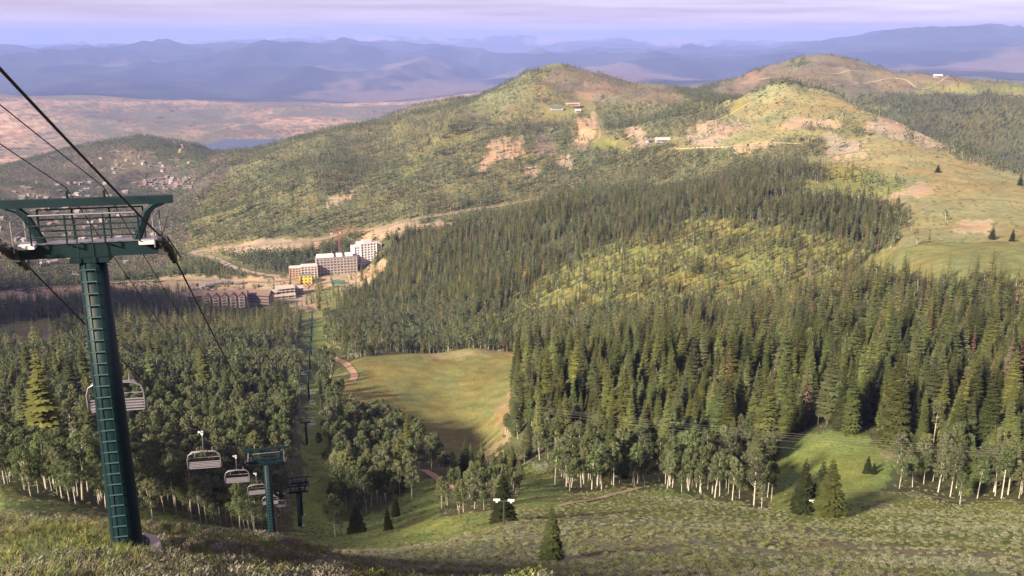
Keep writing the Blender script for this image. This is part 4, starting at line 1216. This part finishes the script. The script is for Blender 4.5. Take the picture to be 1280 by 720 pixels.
TX, TY, TZ, TK, TH, TD = [], [], [], [], [], []     # kind 0 conifer 1 aspen 2 dead
for d0, d1, sp, pc, pa in ((70, 660, 4.7, .50, .92), (660, 1600, 5.4, .62, .80), (1600, 4500, 9.0, .85, .85)):
    X, Y = cand(d0, d1, sp)
    Z = Hg(X, Y)
    c, p, q, Cg, px, py, d = classify(X, Y, Z)
    cl1 = fbm(X / 60, Y / 60, 91, 3); cl2 = fbm(X / 25, Y / 25, 95, 2)
    if d0 > 1000: cl1 = fbm(X / 170, Y / 170, 91, 3); cl2 = fbm(X / 70, Y / 70, 95, 2)
    pcx = np.clip(c * pc * (1 + .55 * cl1 + .25 * cl2), 0, .97); pax = np.clip(p * pa * (1 - .45 * cl1 + .3 * cl2), 0, .97)
    tot = pcx + pax; f = np.where(tot > .95, .95 / np.maximum(tot, 1e-6), 1)
    u_ = rng.random(len(X))
    kind = np.where(u_ < pcx * f, 0, np.where(u_ < (pcx + pax) * f, 1, -1))
    dd = rng.random(len(X)); kind = np.where((kind == 0) & (dd < q), 2, kind)
    m = kind >= 0
    X, Y, Z, kind, d, Cg = X[m], Y[m], Z[m], kind[m], d[m], Cg[m]
    far_ok = (np.hypot(X, Y) > np.where(kind == 1, 140, 235)) | (X > -10)
    X, Y, Z, kind, d, Cg = X[far_ok], Y[far_ok], Z[far_ok], kind[far_ok], d[far_ok], Cg[far_ok]
    ok = clear_of(X, Y, 2.0 if d0 < 600 else 10)
    X, Y, Z, kind, Cg = X[ok], Y[ok], Z[ok], kind[ok], Cg[ok]
    g = 1 + .22 * fbm(X / 45, Y / 45, 97, 2)
    h = np.where(kind == 1, rng.normal(12.0, 2.0, len(X)), rng.normal(19.5, 4.8, len(X))) * g
    lim = (np.abs(Cg[:, 0] - COLR['lime'][0]) < .004); h = h * np.where(lim, .78, 1)
    h = h * np.where(rng.random(len(X)) < .22, rng.uniform(.45, .8, len(X)), 1); h = np.clip(h, 4, 30)
    # thin, young trees on the open hills
    TX.append(X); TY.append(Y); TZ.append(Z); TK.append(kind); TH.append(h); TD.append(np.hypot(X, Y))
TX, TY, TZ, TK, TH, TD = map(np.concatenate, (TX, TY, TZ, TK, TH, TD))
TH = np.where((TD < 700) & (TK != 1), TH * 1.12, TH)
TH = np.where((TK == 1) & (TD < 700) & (TX < -40), TH * .92, TH)
TH = np.where((TD > 2500), TH * .85, TH)
_ax = np.degrees(np.arctan2(TX, TY)); TH = np.where((_ax > -5) & (_ax < 1) & (TD < 335), TH * .62, TH)
tpx, tpy = topix(TX, TY, TZ + TH * .6)
bpx, bpy_ = topix(TX, TY, TZ)
inf = (tpx > -20) & (tpx < 1300) & (tpy > 0) & (tpy < 740)
vis = np.zeros(len(TX), bool)
nearm = inf & (TD < 900)
vis[nearm] = seen(TX[nearm], TY[nearm], TZ[nearm] + TH[nearm] * .8)
size_px = TH / TD * F

def place_tree(kind, x, y, z, h, rz, me, name, label, cat, grp, slim=1.0):
    o = empty(name, (x, y, z - .15), rz, (h * slim, h * slim, h)); tag(o, label, cat, grp)
    link(bpy.data.objects.new('trunk', me[0]), o); link(bpy.data.objects.new('crown', me[1]), o)
    return o
def stand(i):
    x, y, d = bpx[i], bpy_[i], TD[i]
    if TK[i] == 1:
        if x < 425: return 'aspen in the thick grove below the lift line', 'aspens below the lift'
        if x < 665: return 'aspen in the clump between the open slope and the knoll meadow', 'aspens before the knoll meadow'
        if x < 1075: return 'white stemmed aspen in the belt along the upper edge of the open slope', 'aspens along the slope'
        return 'aspen in the group beyond the yellow green hollow', 'aspens beyond the hollow'
    if TK[i] == 2:
        return ('dead reddish conifer among the aspens below the lift', 'dead conifers below the lift') if x < 640 else ('dead reddish or grey conifer standing in the dense conifer wood', 'dead conifers in the wood')
    if x < 425: return 'dark conifer rising among the aspens below the lift', 'conifers below the lift'
    if x < 665: return 'dark conifer among the aspens before the knoll meadow', 'conifers before the knoll meadow'
    if d < 300: return 'conifer mixed into the aspen belt along the open slope', 'conifers in the aspen belt'
    if x > 960: return 'tall conifer of the dense wood behind the grassy hollow', 'conifers behind the hollow'
    return 'conifer of the dense wood rising behind the aspen belt', 'conifers behind the aspen belt'
used = np.zeros(len(TX), bool)
for kind, nmax in ((0, 290), (1, 290), (2, 40)):
    k = np.nonzero(vis & (TK == kind))[0]
    k = k[np.argsort(-size_px[k])][:nmax]
    for i in k:
        lb, gp = stand(i)
        lst = (ME_C, ME_AF if TD[i] < 215 else ME_A, ME_D)[kind]
        sl = rng.uniform(.80, 1.22); hh = TH[i] / (12.0 if kind == 1 else 21.0)
        lb = ('tall ' if hh > 1.12 else 'small ' if hh < .86 else '') + ('slender ' if sl < .94 else 'broad ' if sl > 1.08 else '') + lb.replace('tall ', '')
        place_tree(kind, TX[i], TY[i], TZ[i], TH[i], rng.uniform(0, 6.28), lst[rng.integers(len(lst))], ('conifer', 'aspen', 'dead_conifer')[kind], lb, 'tree', gp, sl * (1.0, 1.02, .95)[kind])
        used[i] = True

def emit(sel, meshes, name, label, wide=1.0):
    k = np.nonzero(sel & ~used)[0]; n = len(k)
    s = TH[k]; w = s * rng.uniform(.85, 1.18, n) * wide
    scatter(name, meshes, np.stack([TX[k], TY[k], TZ[k] - .2], -1), np.stack([w, w, s], -1), rng.uniform(0, 6.28, n), rng.integers(0, len(meshes), n), label)
    return n
GC_ = [join([(t, 1), (c, 0)]).mesh('conifer', [M['needles'], M['bark']]) for t, c in NEAR_C]
GA_ = [join([(t, 1), (c, 0)]).mesh('aspen', [M['leaves'], M['aspen_bark']]) for c, t in NEAR_A]
GMC = [q.mesh('conifer_small', [M['needles'], M['bark']]) for q in MID_C]
GMA = [q.mesh('aspen_small', [M['leaves'], M['aspen_bark']]) for q in MID_A]
GFC = [q.mesh('conifer_far', [M['needles'], M['bark']]) for q in FAR_C]
GFA = [q.mesh('aspen_far', [M['leaves'], M['aspen_bark']]) for q in FAR_A]
GDM = [q.mesh('dead_small', [M['deadwood'], M['bark']]) for q in DEAD_M]
cnt = [emit((TK == 0) & (TD < 520), GC_, 'conifer_wood', 'dense conifer wood around the hollow'),
       emit((TK == 1) & (TD < 520), GA_, 'aspen_wood', 'dense aspen wood below the lift and along the slope'),
       emit((TK == 0) & (TD >= 520) & (TD < 1500), GMC, 'conifer_forest', 'conifer forest on the middle slopes'),
       emit((TK == 1) & (TD >= 520) & (TD < 1300), GMA, 'aspen_forest', 'aspen forest on the middle slopes'),
       emit((TK == 0) & (TD >= 1500), GFC, 'far_conifer_forest', 'conifer forest on the far hills', 1.1),
       emit((TK == 1) & (TD >= 1300), GFA, 'far_aspen_forest', 'aspen forest on the far hills', 1.15),
       emit((TK == 2), GDM, 'dead_conifers', 'dead conifers scattered through the forest')]
print('TREES', cnt, used.sum())

# single firs that the photograph picks out
def fir(px, py, ptop, label, k=0, wide=1.0, dmin=60, dmax=400, grp=None, me=None, name='fir_tree'):
    p = ray(px, py, dmin, dmax); d = p.to_2d().length
    h = float(at(px, ptop, d)[2]) - p.z
    place_tree(0, p.x, p.y, p.z, h, k * 1.3, me or ME_F[k % len(ME_F)], name, label, 'tree', grp, wide)
FIRS = [(trunk_shape(.016), conifer_shape(700 + k, 26, 10, 3, (.215, .25, .23)[k], .03, ((.040, .050, .021), (.036, .046, .020), (.056, .064, .022))[k])) for k in range(3)]
ME_F = [(t.mesh('trunk', M['bark']), c.mesh('crown', M['needles'])) for t, c in FIRS]
fir(690, 702, 627, 'lone young fir on the open sagebrush slope', 0, .95)
fir(629, 652, 585, 'dark fir right behind a slim T shaped lift tower at the slope edge', 1, .95)
fir(1003, 643, 570, 'wide dark fir on the aspen side of the trio behind the T shaped tower', 0, 1.0, 150, 300)
fir(1024, 642, 572, 'dark fir in the middle of the trio behind the T shaped tower', 1, .95, 150, 300)
fir(1036, 646, 570, 'dark fir on the hollow side of the trio behind the T shaped tower', 2, 1.2, 150, 300)
fir(446, 666, 624, 'small dark fir in the grassy bay beside the lift strip', 1, 1.1, 120, 300)
fir(485, 663, 632, 'small yellow green fir in the grassy bay', 2, .9, 120, 300)
fir(495, 646, 615, 'dark little fir at the aspen edge behind the yellow green one', 0, .9, 120, 300)
fir(1084, 592, 568, 'small dark fir pair member at the bottom of the hollow, the taller', 1, 1.0, 200, 340)
fir(1092, 593, 577, 'small dark fir pair member at the bottom of the hollow, the shorter', 0, 1.2, 200, 340)
fir(1240, 300, 280, 'lone dark conifer on the bare right hillside above the green knoll', 0, 1.2, 700, 1200)
fir(1265, 302, 284, 'slim lone conifer on the bare right hillside near the dark one', 1, 1.0, 700, 1200)
fir(1172, 216, 205, 'lone small conifer on the dry hillside below the hill road', 1, 1.6, 900, 2000)
fir(98, 604, 515, 'bleached dead conifer standing among the near aspens below the lift', 0, 1.2, 120, 330, None, ME_D[1], 'dead_conifer')
fir(1275, 232, 215, 'dark conifer at the edge of the dry hillside', 2, 1.2, 900, 2000)

# ------------------------------------------------------------------ sagebrush, shrubs and grass
def bush_shape(seed, n, col, size, flat=.62, stems=10):
    r = random.Random(seed); m = MB()
    lob = [(Vector((r.uniform(-.2, .2), r.uniform(-.2, .2), r.uniform(.12, .30))), r.uniform(.22, .32)) for _ in range(7)]
    for k in range(n):
        c, q = r.choice(lob)
        nrm = Vector((r.gauss(0, 1), r.gauss(0, 1), abs(r.gauss(.2, 1)))).normalized()
        p = c + Vector((nrm.x, nrm.y, nrm.z * flat)) * q * r.uniform(.6, 1.1)
        nn = (nrm + Vector((r.uniform(-.7, .7), r.uniform(-.7, .7), r.uniform(-.2, .5)))).normalized()
        e1 = nn.orthogonal().normalized(); e1 = Matrix.Rotation(r.uniform(0, 6.28), 3, nn) @ e1; e2 = nn.cross(e1)
        s = size * r.uniform(.6, 1.4); e2 = (e2 + Vector((0, 0, .8))).normalized()
        m.quad(p - e1 * s * .4, p - e2 * s, p + e1 * s * .4, p + e2 * s * 1.3, 0, vary(col, .28, r))
    for k in range(stems):
        a = r.uniform(0, 6.28); q = r.uniform(.15, .42)
        m.tri((.02, 0, 0), (-.02, 0, 0), (q * math.cos(a), q * math.sin(a), r.uniform(.3, .55)), 0, vary((.13, .10, .08), .2, r))
    return m
def tuft_shape(seed, n, col, h=1.0):
    r = random.Random(seed); m = MB()
    for k in range(n):
        a = r.uniform(0, 6.28); q = r.uniform(0, .3); b = Vector((q * math.cos(a), q * math.sin(a), 0)); l = r.uniform(.25, .7)
        e = Vector((math.cos(a), math.sin(a), 0)); sd = Vector((-math.sin(a), math.cos(a), 0)) * r.uniform(.012, .028)
        hh = h * r.uniform(.5, 1.0); c = vary(col, .25, r)
        mid = b + e * l * .35 + Vector((0, 0, hh * .65)); tip = b + e * l + Vector((0, 0, hh))
        m.tri(b - sd, b + sd, mid, 0, c); m.tri(mid - sd * .8, mid + sd * .8, tip, 0, c)
    return m
SAGE = [bush_shape(800 + k, 420, c, .042).mesh('sagebrush', M['sagebrush']) for k, c in enumerate(((.185, .195, .14), (.16, .175, .115), (.205, .205, .155), (.165, .155, .12)))]
GREENB = [bush_shape(820 + k, 380, c, .05).mesh('green_shrub', M['sagebrush']) for k, c in enumerate(((.175, .195, .070), (.20, .205, .082), (.155, .185, .062)))]
TUFT = [tuft_shape(840 + k, 26, c).mesh('grass_tuft', M['blades']) for k, c in enumerate(((.12, .15, .048), (.155, .155, .056), (.105, .14, .048), (.18, .165, .08)))]
SMALLB = [bush_shape(860 + k, 120, c, .085, .6, 3).mesh('small_shrub', M['sagebrush']) for k, c in enumerate(((.225, .235, .165), (.20, .215, .14), (.16, .18, .082), (.178, .19, .098), (.15, .172, .078)))]

X, Y = cand(17, 120, .62, R(34)); Z = Hg(X, Y); d = np.hypot(X, Y)
px, py = topix(X, Y, Z)
keep = (py < 790) & (px > -60) & (px < 1340) & clear_of(X, Y, -1.9) & (((X - T1.x) ** 2 + (Y - T1.y) ** 2) > 1.4 ** 2)
X, Y, Z, d, px, py = [q[keep] for q in (X, Y, Z, d, px, py)]
nA = fbm(X / 9, Y / 9, 131, 3); nB = fbm(X / 3.2, Y / 3.2, 135, 2); nC = fbm(X / 22, Y / 22, 137, 2)
# long streaks of sage along the slope
st = fbm((X * .25 + Y) / 5, (X - Y * .25) / 22, 139, 4, .65)
knoll = (px < 430) & (d < 62)
sage_f = np.where(knoll, sstep(-.25, .45, nA + .5 * nB), sstep(-.1, .75, st + .6 * nB))
rnd = rng.random(len(X))
isS = rnd < sage_f * .75
isG = (~isS) & (rnd < sage_f * .75 + np.where(knoll, .22, .42) * sstep(-.9, .3, nC + nB))
sizeS = rng.uniform(.55, 1.35, len(X)) * np.where(knoll, 1.0, .95)
# the largest single bushes are things of their own
big = np.nonzero((isS | isG) & (d < 60) & (px > -5) & (px < 1285) & (py < 735) & (py > 600))[0]
big = big[np.argsort(-(sizeS[big] / d[big]))][:90]
ind = np.zeros(len(X), bool); ind[big] = True
for i in big:
    g_ = isS[i]
    me_ = (SAGE if g_ else GREENB)[rng.integers(4 if g_ else 3)]
    o = link(bpy.data.objects.new('sagebrush' if g_ else 'green_shrub', me_))
    o.location = (X[i], Y[i], Z[i] - .05); s_ = sizeS[i] * 1.05; o.scale = (s_, s_, s_ * rng.uniform(.75, 1.05)); o.rotation_euler = (0, 0, rng.uniform(0, 6.28))
    on = px[i] < 430
    tag(o, ('big ' if s_ > 1.25 else 'small ' if s_ < 1.0 else '') + ('grey sagebrush bush growing on the near knoll round the lift tower' if on else 'grey sagebrush bush low on the open slope') if g_ else ('big ' if s_ > 1.25 else 'small ' if s_ < 1.0 else '') + ('green shrub growing on the near knoll round the lift tower' if on else 'green shrub low on the open slope'), 'shrub', ('sagebrush' if g_ else 'shrubs') + (' on the knoll' if on else ' on the slope'))
def sc3(s, k=1.0): return np.stack([s, s, s * k], -1)
k = np.nonzero(isS & ~ind & (d < 62))[0]
scatter('sagebrush_cover', SAGE, np.stack([X[k], Y[k], Z[k] - .05], -1), sc3(sizeS[k], .9), rng.uniform(0, 6.28, len(k)), rng.integers(0, 4, len(k)), 'grey sagebrush covering the slope')
k = np.nonzero(isG & ~ind & (d < 62))[0]
scatter('shrub_cover', GREENB, np.stack([X[k], Y[k], Z[k] - .05], -1), sc3(sizeS[k] * .8, .9), rng.uniform(0, 6.28, len(k)), rng.integers(0, 3, len(k)), 'low green shrubs covering the slope')
k = np.nonzero((isS | isG) & (d >= 62))[0]
scatter('low_shrub_cover', SMALLB, np.stack([X[k], Y[k], Z[k] - .05], -1), sc3(sizeS[k] * np.where(isS[k], .85, .85), .62), rng.uniform(0, 6.28, len(k)), np.where(isS[k], rng.integers(0, 2, len(k)), rng.integers(2, 5, len(k))), 'low shrubs and sagebrush covering the slope')
# grass between
X2, Y2 = cand(17, 75, .36, R(33)); Z2 = Hg(X2, Y2); d2 = np.hypot(X2, Y2); p2, q2 = topix(X2, Y2, Z2)
k = (q2 < 760) & (p2 > -30) & (p2 < 1310) & (rng.random(len(X2)) < np.where(d2 < 45, .9, .5))
X2, Y2, Z2 = X2[k], Y2[k], Z2[k]
s2 = rng.uniform(.25, .75, len(X2)) * np.where(p2[k] > 400, .36, .62) * (1 + .4 * fbm(X2 / 6, Y2 / 6, 151, 2))
yl = sstep(-.3, .5, fbm(X2 / 8, Y2 / 8, 153, 2))
w2 = np.where(rng.random(len(X2)) < yl * np.where(p2[k] > 400, .25, .6), rng.choice([1, 3], len(X2)), rng.choice([0, 2], len(X2)))
scatter('grass_cover', TUFT, np.stack([X2, Y2, Z2], -1), sc3(s2), rng.uniform(0, 6.28, len(X2)), w2, 'tall grass covering the slope')
# farther slope and hollow
X, Y = cand(120, 340, 1.25, R(33)); Z = Hg(X, Y); c, p, q, cg, px, py, d = classify(X, Y, Z)
st = fbm((X * .25 + Y) / 9, (X - Y * .25) / 55, 139, 3)
opn = (c + p) < .2
lush = np.abs(cg[:, 0] - COLR['lush'][0]) < .004
f = np.where(opn, np.where(lush, .16 + .25 * sstep(.1, .6, st), .45 + .35 * sstep(.0, .5, st)), .12)
k = np.nonzero((rng.random(len(X)) < f) & clear_of(X, Y, -1.0))[0]
gy_ = (~lush[k]) & (rng.random(len(k)) < .25 + .6 * sstep(.05, .5, st[k]))
scatter('slope_shrub_cover', SMALLB, np.stack([X[k], Y[k], Z[k] - .08], -1), sc3(rng.uniform(.6, 1.4, len(k)), .6), rng.uniform(0, 6.28, len(k)), np.where(gy_, rng.integers(0, 2, len(k)), rng.integers(2, 5, len(k))), 'shrubs and sagebrush on the farther slope')
# scattered herbs and shrubs on the knoll meadow
X, Y = cand(335, 720, 2.2, R(12)); Z = Hg(X, Y); c, p, q, cg, px, py, d = classify(X, Y, Z)
k = np.nonzero((np.abs(cg[:, 0] - COLR['meadow'][0]) < .004) & (rng.random(len(X)) < .22 + .40 * sstep(.1, .7, fbm(X / 30, Y / 30, 161, 3))))[0]
scatter('meadow_herbs', SMALLB, np.stack([X[k], Y[k], Z[k] - .1], -1), sc3(rng.uniform(.5, 1.3, len(k)), .5), rng.uniform(0, 6.28, len(k)), rng.integers(1, 5, len(k)), 'herbs and low shrubs on the knoll meadow')
# scrub on the open hills
X, Y = cand(660, 3600, 9.5, R(33)); Z = Hg(X, Y); c, p, q, cg, px, py, d = classify(X, Y, Z)
hl = np.abs(cg[:, 0] - COLR['dryhill'][0]) < .004; br = (np.abs(cg[:, 0] - COLR['brown'][0]) < .004) | (np.abs(cg[:, 0] - COLR['town'][0]) < .004); fd = np.abs(cg[:, 0] - COLR['field'][0]) < .004
st = fbm(X / 60, Y / 60, 171, 3)
f = np.where(hl, .22 + .5 * sstep(.0, .6, st), np.where(br, .28, np.where(fd, .05, .0)))
k = np.nonzero((rng.random(len(X)) < f) & clear_of(X, Y, 2))[0]
sz = rng.uniform(2.2, 6.0, len(k)) * np.where(d[k] > 1800, 1.3, 1)
scatter('hill_scrub', SMALLB, np.stack([X[k], Y[k], Z[k] - .3], -1), sc3(sz, .8), rng.uniform(0, 6.28, len(k)), rng.integers(0, 5, len(k)), 'scrub dotted over the open hills')

# boulders on the rocky cuts
def rock_shape(seed, col):
    r = random.Random(seed); b = bmesh.new(); bmesh.ops.create_icosphere(b, subdivisions=1, radius=.5)
    for v in b.verts: v.co = v.co * r.uniform(.65, 1.25); v.co.z *= .75
    m = MB(); m.v = [tuple(v.co) for v in b.verts]; m.f = [tuple(v.index for v in f.verts) for f in b.faces]; m.m = [0] * len(m.f); m.c = [vary(col, .15, r) for _ in m.v]
    b.free(); return m
M['boulder'] = mat('boulder', attr='tint', rough=.9, spec=.1, rnd=.25, noise=(.6, .2))
ROCKS = [rock_shape(900 + k, c).mesh('boulder', M['boulder']) for k, c in enumerate(((.30, .24, .175), (.34, .27, .20), (.25, .205, .155), (.33, .25, .18)))]
X, Y = cand(1200, 2800, 5.0, R(31)); Z = Hg(X, Y); c, p, q, cg, px, py, d = classify(X, Y, Z)
rk = np.abs(cg[:, 0] - COLR['rock'][0]) < .002; dt = np.abs(cg[:, 0] - COLR['dirt'][0]) < .002
k = np.nonzero((rk & (rng.random(len(X)) < .22)) | (dt & (d > 1600) & (rng.random(len(X)) < .12)))[0]
scatter('boulder_cover', ROCKS, np.stack([X[k], Y[k], Z[k]], -1), sc3(rng.uniform(1.5, 4.5, len(k)), .8), rng.uniform(0, 6.28, len(k)), rng.integers(0, 4, len(k)), 'tan boulders on the rocky cuts')

# ------------------------------------------------------------------ haze
top = float(GZ.max()) + 60; bot = float(GZ.min()) - 5
hz = MB(); hz.box(0, 0, (top + bot) / 2, 176000, 176000, top - bot)
hm = bpy.data.materials.new('haze'); hm.use_nodes = True
t = hm.node_tree; t.nodes.clear()
ho = t.nodes.new('ShaderNodeOutputMaterial'); hv = t.nodes.new('ShaderNodeVolumePrincipled')
hv.inputs['Color'].default_value = (.32, .43, .97, 1)
hv.inputs['Density'].default_value = 3.9e-5
hv.inputs['Anisotropy'].default_value = 0.0
t.links.new(hv.outputs[0], ho.inputs['Volume'])
tag(hz.obj('haze', hm), 'blue evening haze over the valley', None, None, 'stuff')
